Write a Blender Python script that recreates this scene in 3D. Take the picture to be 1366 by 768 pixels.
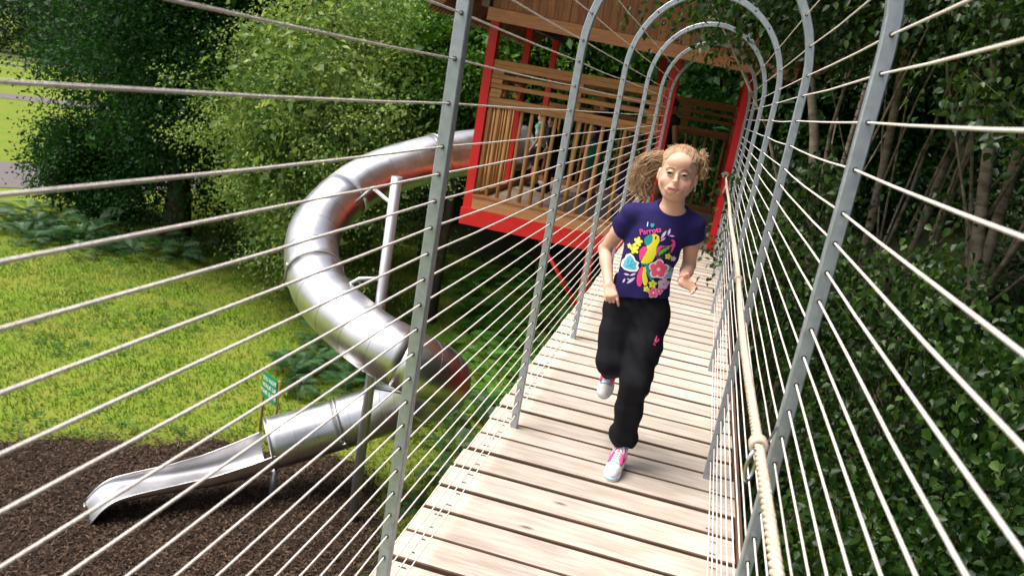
import bpy, bmesh, math, random
import numpy as np
from mathutils import Vector, Matrix
from mathutils.bvhtree import BVHTree
PI = math.pi
for o in list(bpy.data.objects): bpy.data.objects.remove(o)
SC = bpy.context.scene
COL = SC.collection
# ------------------------------------------------------------------ camera, sky, sun, exposure
cam_d = bpy.data.cameras.new('camera'); cam = bpy.data.objects.new('camera', cam_d); COL.objects.link(cam)
SC.camera = cam
R_ = Vector((0.95463607, 0.24813625, 0.16461586)); U_ = Vector((-0.21726552, 0.20237837, 0.95490245)); F_ = Vector((-0.20363122, 0.94734967, -0.24710914))
cam.matrix_world = Matrix(((R_.x, U_.x, -F_.x, 0.1633), (R_.y, U_.y, -F_.y, 0.0), (R_.z, U_.z, -F_.z, 1.605), (0, 0, 0, 1)))
cam_d.sensor_width = 36; cam_d.lens = 27.79; cam_d.clip_start = 0.05; cam_d.clip_end = 600
cam_d.dof.use_dof = True; cam_d.dof.focus_distance = 3.4; cam_d.dof.aperture_fstop = 5.6
SUN_EL, SUN_AZ = math.radians(62), math.radians(250)      # azimuth clockwise from +y
w = bpy.data.worlds.new('World'); SC.world = w; w.use_nodes = True
nt = w.node_tree; bgn = nt.nodes['Background']
sky = nt.nodes.new('ShaderNodeTexSky'); sky.sky_type = 'NISHITA'; sky.sun_disc = False
sky.sun_elevation = SUN_EL; sky.sun_rotation = SUN_AZ; sky.dust_density = 4.0; sky.air_density = 1.0; sky.ozone_density = 1.0
hz = nt.nodes.new('ShaderNodeHueSaturation'); hz.inputs['Saturation'].default_value = .5      # thin cloud veil
nt.links.new(sky.outputs[0], hz.inputs['Color']); nt.links.new(hz.outputs[0], bgn.inputs[0]); bgn.inputs[1].default_value = 0.10
sd = bpy.data.lights.new('sun', 'SUN'); sun = bpy.data.objects.new('sun', sd); COL.objects.link(sun)
sd.energy = 2.6; sd.angle = math.radians(38); sd.color = (1.0, 0.95, 0.86)
sdir = Vector((math.sin(SUN_AZ) * math.cos(SUN_EL), math.cos(SUN_AZ) * math.cos(SUN_EL), math.sin(SUN_EL)))
sun.rotation_euler = sdir.to_track_quat('Z', 'Y').to_euler()
vs = SC.view_settings; vs.view_transform = 'Standard'; vs.look = 'None'; vs.exposure = 1.15; vs.gamma = 1.0
SC.cycles.max_bounces = 7; SC.cycles.diffuse_bounces = 3; SC.cycles.glossy_bounces = 3; SC.cycles.transmission_bounces = 3
SC.cycles.use_denoising = True
SC.cycles.sample_clamp_indirect = 6.0

# ------------------------------------------------------------------ materials
def mat(name, col, rough=0.6, metal=0.0, spec=0.5, var=None, nscale=8.0, detail=4.0, stretch=(1, 1, 1), bump=0.0, bscale=None, rnd=0.0, coat=0.0, extra=None):
    m = bpy.data.materials.new(name); m.use_nodes = True
    n = m.node_tree; b = n.nodes['Principled BSDF']; L = n.links.new
    b.inputs['Roughness'].default_value = rough; b.inputs['Metallic'].default_value = metal
    b.inputs['Specular IOR Level'].default_value = spec; b.inputs['Coat Weight'].default_value = coat
    b.inputs['Base Color'].default_value = (*col, 1)
    tc = n.nodes.new('ShaderNodeTexCoord'); mp = n.nodes.new('ShaderNodeMapping'); mp.inputs['Scale'].default_value = stretch
    L(tc.outputs['Object'], mp.inputs['Vector'])
    cur = None
    if var is not None:
        nz = n.nodes.new('ShaderNodeTexNoise'); nz.inputs['Scale'].default_value = nscale; nz.inputs['Detail'].default_value = detail; nz.inputs['Roughness'].default_value = 0.65
        if rnd:
            oi = n.nodes.new('ShaderNodeObjectInfo'); ad = n.nodes.new('ShaderNodeVectorMath'); ad.operation = 'MULTIPLY_ADD'
            ad.inputs[1].default_value = (31, 17, 23); L(oi.outputs['Random'], ad.inputs[0]); L(mp.outputs[0], ad.inputs[2]); L(ad.outputs[0], nz.inputs['Vector'])
        else: L(mp.outputs[0], nz.inputs['Vector'])
        cr = n.nodes.new('ShaderNodeValToRGB'); cr.color_ramp.elements[0].position = 0.3; cr.color_ramp.elements[1].position = 0.72
        cr.color_ramp.elements[0].color = (*var, 1); cr.color_ramp.elements[1].color = (*col, 1)
        L(nz.outputs['Fac'], cr.inputs['Fac']); cur = cr.outputs['Color']
    if rnd:
        oi2 = n.nodes.new('ShaderNodeObjectInfo'); hv = n.nodes.new('ShaderNodeHueSaturation')
        mr = n.nodes.new('ShaderNodeMapRange'); mr.inputs['To Min'].default_value = 1 - rnd; mr.inputs['To Max'].default_value = 1 + rnd
        L(oi2.outputs['Random'], mr.inputs['Value']); L(mr.outputs[0], hv.inputs['Value'])
        if cur is None: hv.inputs['Color'].default_value = (*col, 1)
        else: L(cur, hv.inputs['Color'])
        cur = hv.outputs['Color']
    if cur is not None: L(cur, b.inputs['Base Color'])
    if bump:
        nb = n.nodes.new('ShaderNodeTexNoise'); nb.inputs['Scale'].default_value = bscale or nscale * 2; nb.inputs['Detail'].default_value = 5
        L(mp.outputs[0], nb.inputs['Vector'])
        bp = n.nodes.new('ShaderNodeBump'); bp.inputs['Strength'].default_value = bump; bp.inputs['Distance'].default_value = 0.01
        L(nb.outputs['Fac'], bp.inputs['Height']); L(bp.outputs[0], b.inputs['Normal'])
    return m

def leaf_mat(name, c1, c2, c3, trans=0.35, rough=0.5, spec=0.35, clump=0.35):
    m = bpy.data.materials.new(name); m.use_nodes = True
    n = m.node_tree; b = n.nodes['Principled BSDF']; L = n.links.new; out = n.nodes['Material Output']
    g = n.nodes.new('ShaderNodeNewGeometry'); tc = n.nodes.new('ShaderNodeTexCoord')
    nz = n.nodes.new('ShaderNodeTexNoise'); nz.inputs['Scale'].default_value = 0.9; nz.inputs['Detail'].default_value = 2
    L(tc.outputs['Object'], nz.inputs['Vector'])
    mx = n.nodes.new('ShaderNodeMix'); mx.data_type = 'FLOAT'; mx.inputs['Factor'].default_value = clump
    mr = n.nodes.new('ShaderNodeMapRange'); mr.inputs['From Min'].default_value = .34; mr.inputs['From Max'].default_value = .66; L(nz.outputs['Fac'], mr.inputs['Value'])
    L(g.outputs['Random Per Island'], mx.inputs['A']); L(mr.outputs[0], mx.inputs['B'])
    cr = n.nodes.new('ShaderNodeValToRGB'); e = cr.color_ramp.elements
    e[0].position = 0.1; e[0].color = (*c1, 1); e[1].position = 0.9; e[1].color = (*c3, 1)
    k = e.new(0.55); k.color = (*c2, 1)
    L(mx.outputs['Result'], cr.inputs['Fac']); L(cr.outputs['Color'], b.inputs['Base Color'])
    b.inputs['Roughness'].default_value = rough; b.inputs['Specular IOR Level'].default_value = spec
    tr = n.nodes.new('ShaderNodeBsdfTranslucent'); hs = n.nodes.new('ShaderNodeHueSaturation'); hs.inputs['Value'].default_value = 1.5; hs.inputs['Saturation'].default_value = 1.1; hs.inputs['Hue'].default_value = 0.485
    L(cr.outputs['Color'], hs.inputs['Color']); L(hs.outputs[0], tr.inputs['Color'])
    ms = n.nodes.new('ShaderNodeMixShader'); ms.inputs[0].default_value = trans
    L(b.outputs[0], ms.inputs[1]); L(tr.outputs[0], ms.inputs[2]); L(ms.outputs[0], out.inputs['Surface'])
    return m

M = {}
M['plank'] = mat('deck_timber', (.66, .58, .505), .7, var=(.42, .345, .285), nscale=3.0, detail=7, stretch=(1.2, 16, 16), bump=.35, bscale=8, rnd=.12, spec=.3)
def knots(m):
    n = m.node_tree; L = n.links.new; b = n.nodes['Principled BSDF']; src = b.inputs['Base Color'].links[0].from_socket
    tc = n.nodes.new('ShaderNodeTexCoord'); mp = n.nodes.new('ShaderNodeMapping'); mp.inputs['Scale'].default_value = (2.2, 6.5, 1); L(tc.outputs['Object'], mp.inputs['Vector'])
    oi = n.nodes.new('ShaderNodeObjectInfo'); ad = n.nodes.new('ShaderNodeVectorMath'); ad.operation = 'MULTIPLY_ADD'; ad.inputs[1].default_value = (53, 29, 0); L(oi.outputs['Random'], ad.inputs[0]); L(mp.outputs[0], ad.inputs[2])
    vo = n.nodes.new('ShaderNodeTexVoronoi'); vo.inputs['Scale'].default_value = 1.0; L(ad.outputs[0], vo.inputs['Vector'])
    mr = n.nodes.new('ShaderNodeMapRange'); mr.inputs['From Min'].default_value = .02; mr.inputs['From Max'].default_value = .085; L(vo.outputs['Distance'], mr.inputs['Value'])
    nz = n.nodes.new('ShaderNodeTexNoise'); nz.inputs['Scale'].default_value = 1.6; nz.inputs['Detail'].default_value = 3; L(ad.outputs[0], nz.inputs['Vector'])
    m2 = n.nodes.new('ShaderNodeMapRange'); m2.inputs['From Min'].default_value = .3; m2.inputs['From Max'].default_value = .6; m2.inputs['To Min'].default_value = .72; L(nz.outputs['Fac'], m2.inputs['Value'])
    a = n.nodes.new('ShaderNodeMath'); a.operation = 'MULTIPLY'; L(mr.outputs[0], a.inputs[0]); L(m2.outputs[0], a.inputs[1])
    mx = n.nodes.new('ShaderNodeMix'); mx.data_type = 'RGBA'; mx.inputs['A'].default_value = (.15, .10, .075, 1); L(a.outputs[0], mx.inputs['Factor']); L(src, mx.inputs['B']); L(mx.outputs['Result'], b.inputs['Base Color'])
knots(M['plank'])
M['plank_edge'] = mat('shade_brown_timber', (.16, .095, .065), .85, var=(.10, .06, .04), nscale=6, spec=.1)  # brown timber, with the shade between planks painted in
M['galv'] = mat('galvanised_steel', (.44, .47, .51), .45, .7, var=(.32, .355, .40), nscale=40, bump=.05, rnd=.05)
M['hole'] = mat('dark_hole', (.03, .03, .035), .7)
M['rope'] = mat('braided_rope', (.80, .73, .69), .85, var=(.64, .57, .54), nscale=160, bump=.4, bscale=300, spec=.2)
M['thick'] = mat('twisted_rope', (.60, .50, .41), .85, var=(.45, .36, .28), nscale=60, bump=.3, bscale=260, spec=.2)
M['red'] = mat('red_paint', (.72, .006, .009), .5, var=(.58, .005, .008), nscale=3, coat=.1)
M['larch'] = mat('larch_timber', (.50, .235, .095), .7, var=(.32, .14, .055), nscale=3, detail=6, stretch=(2, 14, 14), bump=.25, rnd=.16, spec=.3)
M['larch_v'] = mat('larch_pole', (.56, .285, .105), .65, var=(.36, .165, .06), nscale=3, detail=6, stretch=(14, 14, 1.5), bump=.25, rnd=.16, spec=.3)
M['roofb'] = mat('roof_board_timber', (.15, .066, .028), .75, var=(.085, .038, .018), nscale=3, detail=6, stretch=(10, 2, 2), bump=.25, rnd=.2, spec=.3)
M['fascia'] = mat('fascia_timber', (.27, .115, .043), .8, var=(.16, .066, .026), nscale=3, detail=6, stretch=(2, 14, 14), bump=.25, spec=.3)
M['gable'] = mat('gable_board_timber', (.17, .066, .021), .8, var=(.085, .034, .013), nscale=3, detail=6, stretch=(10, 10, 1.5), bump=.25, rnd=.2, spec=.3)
M['floorb'] = mat('floor_board_timber', (.36, .28, .22), .75, var=(.25, .19, .15), nscale=4, stretch=(2, 12, 12), rnd=.1, spec=.2)
M['darkwood'] = mat('dark_bearer', (.10, .065, .045), .8, var=(.07, .045, .03), nscale=6)
M['steel'] = mat('brushed_stainless', (.76, .74, .75), .30, 1.0, var=(.58, .565, .58), nscale=2.5, detail=6, stretch=(1, 1, 1), bump=.03, bscale=14)
M['polesteel'] = mat('dull_steel_pole', (.52, .51, .53), .42, .75, var=(.42, .41, .43), nscale=5)
M['seam'] = mat('dull_weld', (.13, .125, .13), .6, .3)
M['lawn_base'] = mat('lawn_soil_green', (.10, .185, .012), .9, var=(.18, .185, .032), nscale=1.1, detail=8, spec=.1)
M['grass'] = leaf_mat('grass_blade', (.055, .13, .014), (.13, .21, .025), (.33, .33, .085), .3, .6, .2, .6)
M['weed'] = leaf_mat('weed_leaf', (.02, .085, .012), (.045, .14, .02), (.10, .21, .03), .3, .6, .2, .4)
M['bark'] = mat('bark_mulch', (.050, .031, .022), .9, var=(.022, .013, .010), nscale=14, detail=8, bump=.8, bscale=30, spec=.15)
M['chip'] = leaf_mat('bark_chip', (.018, .011, .008), (.038, .023, .016), (.12, .077, .052), .0, .85, .15, .1)
M['path'] = mat('path_gravel', (.17, .148, .15), .9, var=(.12, .105, .105), nscale=20, detail=6, spec=.1)
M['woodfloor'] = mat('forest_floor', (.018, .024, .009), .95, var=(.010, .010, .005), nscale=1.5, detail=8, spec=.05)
M['trunk_dark'] = mat('tree_bark', (.11, .085, .06), .9, var=(.05, .04, .03), nscale=8, stretch=(1, 1, .3), bump=.6, spec=.1)
M['trunk_birch'] = mat('birch_bark', (.50, .41, .32), .85, var=(.08, .055, .04), nscale=5, detail=6, stretch=(1, 1, 2.4), bump=.4, spec=.2)
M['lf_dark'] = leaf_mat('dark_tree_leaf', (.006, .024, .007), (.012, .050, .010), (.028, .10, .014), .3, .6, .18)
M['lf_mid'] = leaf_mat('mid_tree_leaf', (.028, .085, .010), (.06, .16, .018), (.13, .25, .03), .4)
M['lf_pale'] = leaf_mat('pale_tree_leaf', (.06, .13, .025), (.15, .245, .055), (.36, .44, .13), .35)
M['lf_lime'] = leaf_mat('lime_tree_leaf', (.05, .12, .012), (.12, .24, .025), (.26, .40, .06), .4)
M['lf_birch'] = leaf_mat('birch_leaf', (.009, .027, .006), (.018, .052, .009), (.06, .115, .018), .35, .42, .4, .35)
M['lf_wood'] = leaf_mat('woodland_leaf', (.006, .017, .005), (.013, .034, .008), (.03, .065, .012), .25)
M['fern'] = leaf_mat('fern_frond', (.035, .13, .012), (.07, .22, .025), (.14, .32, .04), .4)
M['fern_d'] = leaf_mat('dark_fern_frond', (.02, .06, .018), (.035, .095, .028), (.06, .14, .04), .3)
M['sign_g'] = mat('sign_green', (.005, .22, .075), .4)
M['white'] = mat('white_paint', (.8, .8, .78), .5)
M['post_w'] = mat('sign_post_wood', (.42, .24, .10), .8, var=(.28, .15, .06), nscale=10)
M['fence'] = mat('fence_timber', (.50, .47, .43), .85, var=(.36, .33, .3), nscale=4)
M['skin'] = mat('skin', (.70, .42, .315), .5, var=(.64, .335, .245), nscale=14, detail=2, spec=.35)
M['skin'].node_tree.nodes['Principled BSDF'].inputs['Subsurface Weight'].default_value = .15
M['skin'].node_tree.nodes['Principled BSDF'].inputs['Subsurface Scale'].default_value = .012
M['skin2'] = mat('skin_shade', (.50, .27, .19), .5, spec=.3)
M['lip'] = mat('lip', (.52, .12, .11), .4)
M['mouth'] = mat('mouth_inside', (.10, .018, .016), .6)
M['eye'] = mat('eye_white', (.50, .46, .44), .25)
M['iris'] = mat('iris_dark', (.035, .025, .02), .15)
M['brow'] = mat('eyebrow', (.17, .095, .05), .8)
M['lash'] = mat('eyelash', (.025, .015, .012), .8)
M['tooth'] = mat('tooth', (.82, .78, .70), .3)
M['hair'] = mat('fair_hair', (.54, .355, .205), .42, var=(.29, .165, .085), nscale=30, stretch=(1, 1, 1), spec=.45)
M['hair_dk'] = mat('dark_hair', (.03, .02, .016), .5)
M['hair_br'] = mat('brown_hair', (.13, .07, .035), .5)
M['navy'] = mat('navy_jersey', (.024, .018, .105), .85, var=(.016, .012, .078), nscale=18, bump=.15, bscale=500, spec=.15)
M['black'] = mat('black_fleece', (.012, .012, .016), .85, var=(.007, .007, .010), nscale=30, bump=.2, bscale=220, spec=.12)
M['teal'] = mat('teal_cloth', (.01, .26, .22), .85)
M['navy2'] = mat('navy_cloth', (.012, .016, .07), .85)
M['blackc'] = mat('black_cloth', (.008, .008, .01), .85)
M['tealwhite'] = mat('teal_white_cloth', (.02, .38, .34), .85, var=(.7, .75, .75), nscale=9)
M['whitec'] = mat('white_canvas', (.74, .70, .72), .8, bump=.1, bscale=200)
M['rubber'] = mat('shoe_rubber', (.72, .69, .68), .55)
M['pink'] = mat('print_pink', (.80, .035, .22), .75)
M['hotpink'] = mat('hot_pink', (.85, .05, .25), .75)
M['coral'] = mat('print_coral', (.85, .10, .20), .75)
M['lilac'] = mat('print_lilac', (.62, .45, .72), .75)
M['yellow'] = mat('print_yellow', (.80, .72, .03), .75)
M['pteal'] = mat('print_teal', (.01, .27, .30), .75)
M['sky'] = mat('print_blue', (.10, .42, .62), .75)
M['pwhite'] = mat('print_white', (.78, .74, .80), .75)
M['pgreen'] = mat('print_green', (.12, .50, .08), .75)
M['pdark'] = mat('print_dark', (.01, .015, .04), .75)
M['sock'] = mat('turquoise_sock', (.03, .42, .55), .85)
M['shackle'] = mat('shackle_steel', (.6, .6, .62), .3, 1.0)

def smudge(m, lo, hi, sc):
    n = m.node_tree; L = n.links.new; tc = n.nodes.new('ShaderNodeTexCoord'); nz = n.nodes.new('ShaderNodeTexNoise'); nz.inputs['Scale'].default_value = sc; nz.inputs['Detail'].default_value = 7; nz.inputs['Roughness'].default_value = .7
    L(tc.outputs['Object'], nz.inputs['Vector']); mr = n.nodes.new('ShaderNodeMapRange'); mr.inputs['From Min'].default_value = .35; mr.inputs['From Max'].default_value = .65; mr.inputs['To Min'].default_value = lo; mr.inputs['To Max'].default_value = hi
    L(nz.outputs['Fac'], mr.inputs['Value']); L(mr.outputs[0], n.nodes['Principled BSDF'].inputs['Roughness'])
smudge(M['steel'], .28, .44, 1.6); smudge(M['galv'], .35, .6, 20); smudge(M['red'], .35, .6, 6)
# ------------------------------------------------------------------ helpers
ORG = {}
def tag(o, label=None, cat=None, group=None, kind=None):
    if label: o['label'] = label
    if cat: o['category'] = cat
    if group: o['group'] = group
    if kind: o['kind'] = kind
    return o
def thing(name, loc, label, cat, group=None):
    o = bpy.data.objects.new(name, None); COL.objects.link(o); o.location = loc; o.empty_display_size = .1
    ORG[o.name] = Vector(loc)
    return tag(o, label, cat, group)
def link(name, me, m, parent=None, kind=None, loc=None):
    o = bpy.data.objects.new(name, me); COL.objects.link(o)
    if m is not None and not me.materials: me.materials.append(M[m])
    if parent: o.parent = parent
    if loc is not None: o.location = loc
    ORG[o.name] = (ORG[parent.name] if parent else Vector((0, 0, 0))) + Vector(loc or (0, 0, 0))
    if kind: o['kind'] = kind
    return o
def fast(name, V, F, smooth=False):
    """mesh from arrays; F (n,3) or (n,4)"""
    V = np.asarray(V, np.float32); F = np.asarray(F, np.int32); k = F.shape[1]
    me = bpy.data.meshes.new(name); me.vertices.add(len(V)); me.vertices.foreach_set('co', V.ravel())
    me.loops.add(F.size); me.loops.foreach_set('vertex_index', F.ravel())
    me.polygons.add(len(F)); me.polygons.foreach_set('loop_start', np.arange(0, F.size, k, dtype=np.int32))
    if smooth: me.polygons.foreach_set('use_smooth', np.ones(len(F), bool))
    me.update(calc_edges=True); me.validate()
    return me
class MB:
    def __init__(s): s.v = []; s.f = []; s.sm = []
    def add(s, vs, fs, smooth=False):
        b = len(s.v); s.v += [tuple(v) for v in vs]; s.f += [tuple(i + b for i in f) for f in fs]; s.sm += [smooth] * len(fs); return s
    def box(s, lo, hi, rot=None, c=None):
        (x0, y0, z0), (x1, y1, z1) = lo, hi
        vs = [Vector(p) for p in ((x0, y0, z0), (x1, y0, z0), (x1, y1, z0), (x0, y1, z0), (x0, y0, z1), (x1, y0, z1), (x1, y1, z1), (x0, y1, z1))]
        if rot is not None:
            c = Vector(c) if c is not None else (Vector(lo) + Vector(hi)) / 2
            vs = [c + rot @ (v - c) for v in vs]
        return s.add(vs, [(0, 3, 2, 1), (4, 5, 6, 7), (0, 1, 5, 4), (1, 2, 6, 5), (2, 3, 7, 6), (3, 0, 4, 7)])
    def bar(s, a, b, w, h, up=(0, 0, 1)):
        a, b = Vector(a), Vector(b); d = (b - a).normalized(); sx = d.cross(Vector(up)); sx = sx.normalized() if sx.length > 1e-4 else Vector((1, 0, 0)); sy = sx.cross(d)
        vs = [p + sx * (i * w / 2) + sy * (j * h / 2) for p in (a, b) for i, j in ((-1, -1), (1, -1), (1, 1), (-1, 1))]
        return s.add(vs, [(0, 1, 2, 3), (7, 6, 5, 4), (0, 4, 5, 1), (1, 5, 6, 2), (2, 6, 7, 3), (3, 7, 4, 0)])
    def tube(s, path, r, n=8, cap=True, smooth=True, closed=False):
        P = [Vector(p) for p in path]; m = len(P); rs = r if isinstance(r, (list, tuple, np.ndarray)) else [r] * m
        T = []
        for i in range(m):
            if closed: t = P[(i + 1) % m] - P[i - 1]
            else: t = P[min(i + 1, m - 1)] - P[max(i - 1, 0)]
            T.append(t.normalized() if t.length > 1e-9 else Vector((0, 0, 1)))
        up = Vector((0, 0, 1)) if abs(T[0].z) < .9 else Vector((1, 0, 0))
        nx = T[0].cross(up).normalized(); vs = []
        for i in range(m):
            nx = (nx - T[i] * nx.dot(T[i])).normalized(); ny = T[i].cross(nx)
            vs += [P[i] + (nx * math.cos(2 * PI * k / n) + ny * math.sin(2 * PI * k / n)) * rs[i] for k in range(n)]
        fs = []
        for i in range(m if closed else m - 1):
            j = (i + 1) % m
            fs += [(i * n + k, i * n + (k + 1) % n, j * n + (k + 1) % n, j * n + k) for k in range(n)]
        s.add(vs, fs, smooth)
        if cap and not closed:
            b = len(s.v) - len(vs)
            s.f += [tuple(b + k for k in range(n - 1, -1, -1)), tuple(b + (m - 1) * n + k for k in range(n))]; s.sm += [False, False]
        return s
    def mesh(s, name, org=Vector((0, 0, 0))):
        me = bpy.data.meshes.new(name); me.from_pydata([Vector(v) - org for v in s.v], [], s.f)
        me.polygons.foreach_set('use_smooth', s.sm); me.update(); return me
    def obj(s, name, m, parent=None, kind=None):
        o0 = ORG[parent.name] if parent else Vector((0, 0, 0))
        return link(name, s.mesh(name, o0), m, parent, kind)
def share(name, me, parent, loc, rot=None, scale=None, m=None):
    """an object sharing mesh data with alike pieces; loc in world coordinates"""
    o = bpy.data.objects.new(name, me); COL.objects.link(o); o.parent = parent
    o.location = Vector(loc) - (ORG[parent.name] if parent else Vector((0, 0, 0)))
    if rot is not None: o.rotation_euler = rot
    if scale is not None: o.scale = scale
    ORG[o.name] = Vector(loc)
    return o
def catmull(P, n=12):
    P = [Vector(p) for p in P]; out = []
    Q = [P[0] * 2 - P[1]] + P + [P[-1] * 2 - P[-2]]
    for i in range(1, len(Q) - 2):
        a, b, c, d = Q[i - 1:i + 3]
        for k in range(n):
            t = k / n
            out.append(.5 * ((2 * b) + (c - a) * t + (2 * a - 5 * b + 4 * c - d) * t * t + (3 * b - a - 3 * c + d) * t ** 3))
    out.append(P[-1]); return out
def mb_array(V, F, org):
    return np.asarray(V, np.float32) - np.array(org, np.float32), F

# ------------------------------------------------------------------ terrain
GZ = -4.5
def terr(x, y):
    x = np.asarray(x, float); y = np.asarray(y, float)
    h = np.maximum(0, (x - 2.2)) * .42 * np.clip((x - 2.2) / 5, 0, 1)
    yb = y - 27 - np.clip(-(x + 9) * 1.6, 0, 60)
    h2 = np.maximum(0, yb) * .42 * np.clip(yb / 6, 0, 1)
    h = np.minimum(np.maximum(h, h2), 22)
    return GZ + h
def grid_sheet(x0, x1, y0, y1, st, dz=0, f=terr):
    xs = np.arange(x0, x1 + st / 2, st); ys = np.arange(y0, y1 + st / 2, st)
    X, Y = np.meshgrid(xs, ys, indexing='ij'); Z = f(X, Y) + dz
    V = np.stack([X, Y, Z], -1).reshape(-1, 3); nx, ny = X.shape
    I = np.arange(nx * ny).reshape(nx, ny)
    return V, np.stack([I[:-1, :-1], I[1:, :-1], I[1:, 1:], I[:-1, 1:]], -1).reshape(-1, 4)
V, F = grid_sheet(-150, 110, -60, 200, 2.0)
ground = link('ground', fast('ground', V, F, True), 'lawn_base', kind='structure')
# woodland floor on the slope to the right and behind (a sheet 2 cm above the ground sheet)
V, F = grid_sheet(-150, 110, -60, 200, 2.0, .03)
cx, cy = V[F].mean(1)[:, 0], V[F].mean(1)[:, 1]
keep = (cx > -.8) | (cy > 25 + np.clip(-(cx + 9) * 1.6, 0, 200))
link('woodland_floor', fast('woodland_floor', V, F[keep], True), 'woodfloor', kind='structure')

def poly_sheet(name, pts, z, m):
    mb = MB(); mb.add([(x, y, z) for x, y in pts], [tuple(range(len(pts)))]); return mb.obj(name, m, kind='structure')
rng = np.random.default_rng(5)
bark_poly = [(-12, 5.2), (-9.9, 7.3), (-8.7, 8.3), (-7.8, 9.15), (-7.0, 9.45), (-6.35, 10.1), (-5.6, 10.2), (-4.85, 10.5), (-4.1, 10.6), (-3.5, 10.0), (-3.0, 9.0), (-2.75, 8.2), (-3.0, 7.2), (-3.3, 6.2), (-3.6, 4.8), (-4.6, 2.5), (-9, 1.0)]
bp = catmull([(x, y, 0) for x, y in bark_poly] + [(-12, 5.2, 0)], 6)
poly_sheet('bark_bed', [(p.x + rng.normal(0, .05), p.y + rng.normal(0, .05)) for p in bp[:-1]], GZ + .012, 'bark')
poly_sheet('path', [(-36, 12.5), (-30.5, 10.8), (-26, 16.0), (-21.7, 21.8), (-19.6, 25.8), (-17.6, 31), (-21.2, 33.0), (-23.0, 29.5), (-25.2, 25.6), (-30, 20)], GZ + .02, 'path')
poly_sheet('road', [(-70, 20), (-42.5, 41.0), (-30, 54), (-32, 56.5), (-45.0, 43.2), (-72, 22)], GZ + .02, 'path')

def inside(px, py, poly):
    c = np.zeros(len(px), bool); n = len(poly)
    for i in range(n):
        x0, y0 = poly[i]; x1, y1 = poly[i - 1]
        cr = ((y0 > py) != (y1 > py)) & (px < (x1 - x0) * (py - y0) / (y1 - y0 + 1e-12) + x0); c ^= cr
    return c
def blades(P, h, wd, rng, lean=.5):
    n = len(P); a = rng.uniform(0, 2 * PI, n); d = np.stack([np.cos(a), np.sin(a), 0 * a], 1)
    b = a + PI / 2 + rng.normal(0, .5, n); s = np.stack([np.cos(b), np.sin(b), 0 * b], 1)
    H = h * rng.uniform(.5, 1.3, n)[:, None]; L = lean * rng.uniform(.2, 1.3, n)[:, None]
    V = np.stack([P - s * wd, P + s * wd, P + d * H * L + np.array([0, 0, 1]) * H], 1).reshape(-1, 3)
    return V, np.arange(3 * n).reshape(-1, 3)
# lawn blades
n = 150000
px = rng.uniform(-18, -1.5, n); py = rng.uniform(4, 27, n)
ok = ~inside(px + rng.normal(0, .28, n), py + rng.normal(0, .28, n), bark_poly) & (px > -4 - .95 * py) & (px < -1.6)
ok &= (np.sin(px * 1.7) * np.cos(py * 1.3 + px * .6) + rng.normal(0, .8, n)) > -1.0
P = np.stack([px[ok], py[ok], np.full(ok.sum(), GZ)], 1)
V, F = blades(P, .085, .011, rng, 1.0)
tag(link('lawn_grass', fast('lawn_grass', V, F), 'grass'), 'short sunlit yellow green lawn beyond the bark bed', 'grass', kind='stuff')
wn = 2600; wx = rng.uniform(-17, -2.5, wn); wy = rng.uniform(5, 26, wn); ok = ~inside(wx, wy, bark_poly) & (np.sin(wx * .9 + 2) * np.cos(wy * .7) > .05) & (wx < -1.6)
P = np.repeat(np.stack([wx[ok], wy[ok], np.full(ok.sum(), GZ + .03)], 1), 7, 0); P[:, :2] += rng.normal(0, .07, (len(P), 2))
a = rng.uniform(0, 2 * PI, len(P)); d = np.stack([np.cos(a), np.sin(a), rng.uniform(.1, .7, len(P))], 1) * rng.uniform(.04, .10, len(P))[:, None]; q = np.stack([-np.sin(a), np.cos(a), 0 * a], 1) * .022
V = np.stack([P, P + d * .5 + q, P + d, P + d * .5 - q], 1).reshape(-1, 3)
tag(link('lawn_weeds', fast('lawn_weeds', V, np.arange(len(V)).reshape(-1, 4)), 'weed'), 'darker green clover and weeds patching the lawn', 'weeds', kind='stuff')
# bark chips
n = 130000
px = rng.uniform(-11, -2.7, n); py = rng.uniform(3, 10.7, n); ok = inside(px + rng.normal(0, .26, n), py + rng.normal(0, .26, n) - .05, bark_poly)
px, py = px[ok], py[ok]; n = len(px); a = rng.uniform(0, 2 * PI, n)
d = np.stack([np.cos(a), np.sin(a), rng.normal(0, .25, n)], 1) * rng.uniform(.008, .034, n)[:, None]
s = np.stack([-np.sin(a), np.cos(a), rng.normal(0, .4, n)], 1) * rng.uniform(.003, .009, n)[:, None]
P = np.stack([px, py, GZ + .025 + rng.uniform(0, .03, n)], 1)
V = np.stack([P - d - s, P + d - s, P + d + s, P - d + s], 1).reshape(-1, 3)
tag(link('bark_chippings', fast('bark_chippings', V, np.arange(4 * n).reshape(-1, 4)), 'chip'), 'dark brown bark chippings spread under the slide exit', 'bark chippings', kind='stuff')

# ------------------------------------------------------------------ footbridge
HW = .47; HY0 = .226; HS = 1.6548; HZ = 1.80; HR = .525
bridge = thing('footbridge', (0, 0, 0), 'narrow timber decked footbridge with grey steel hoops and pale rope sides', 'footbridge')
rr = random.Random(3)
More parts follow.
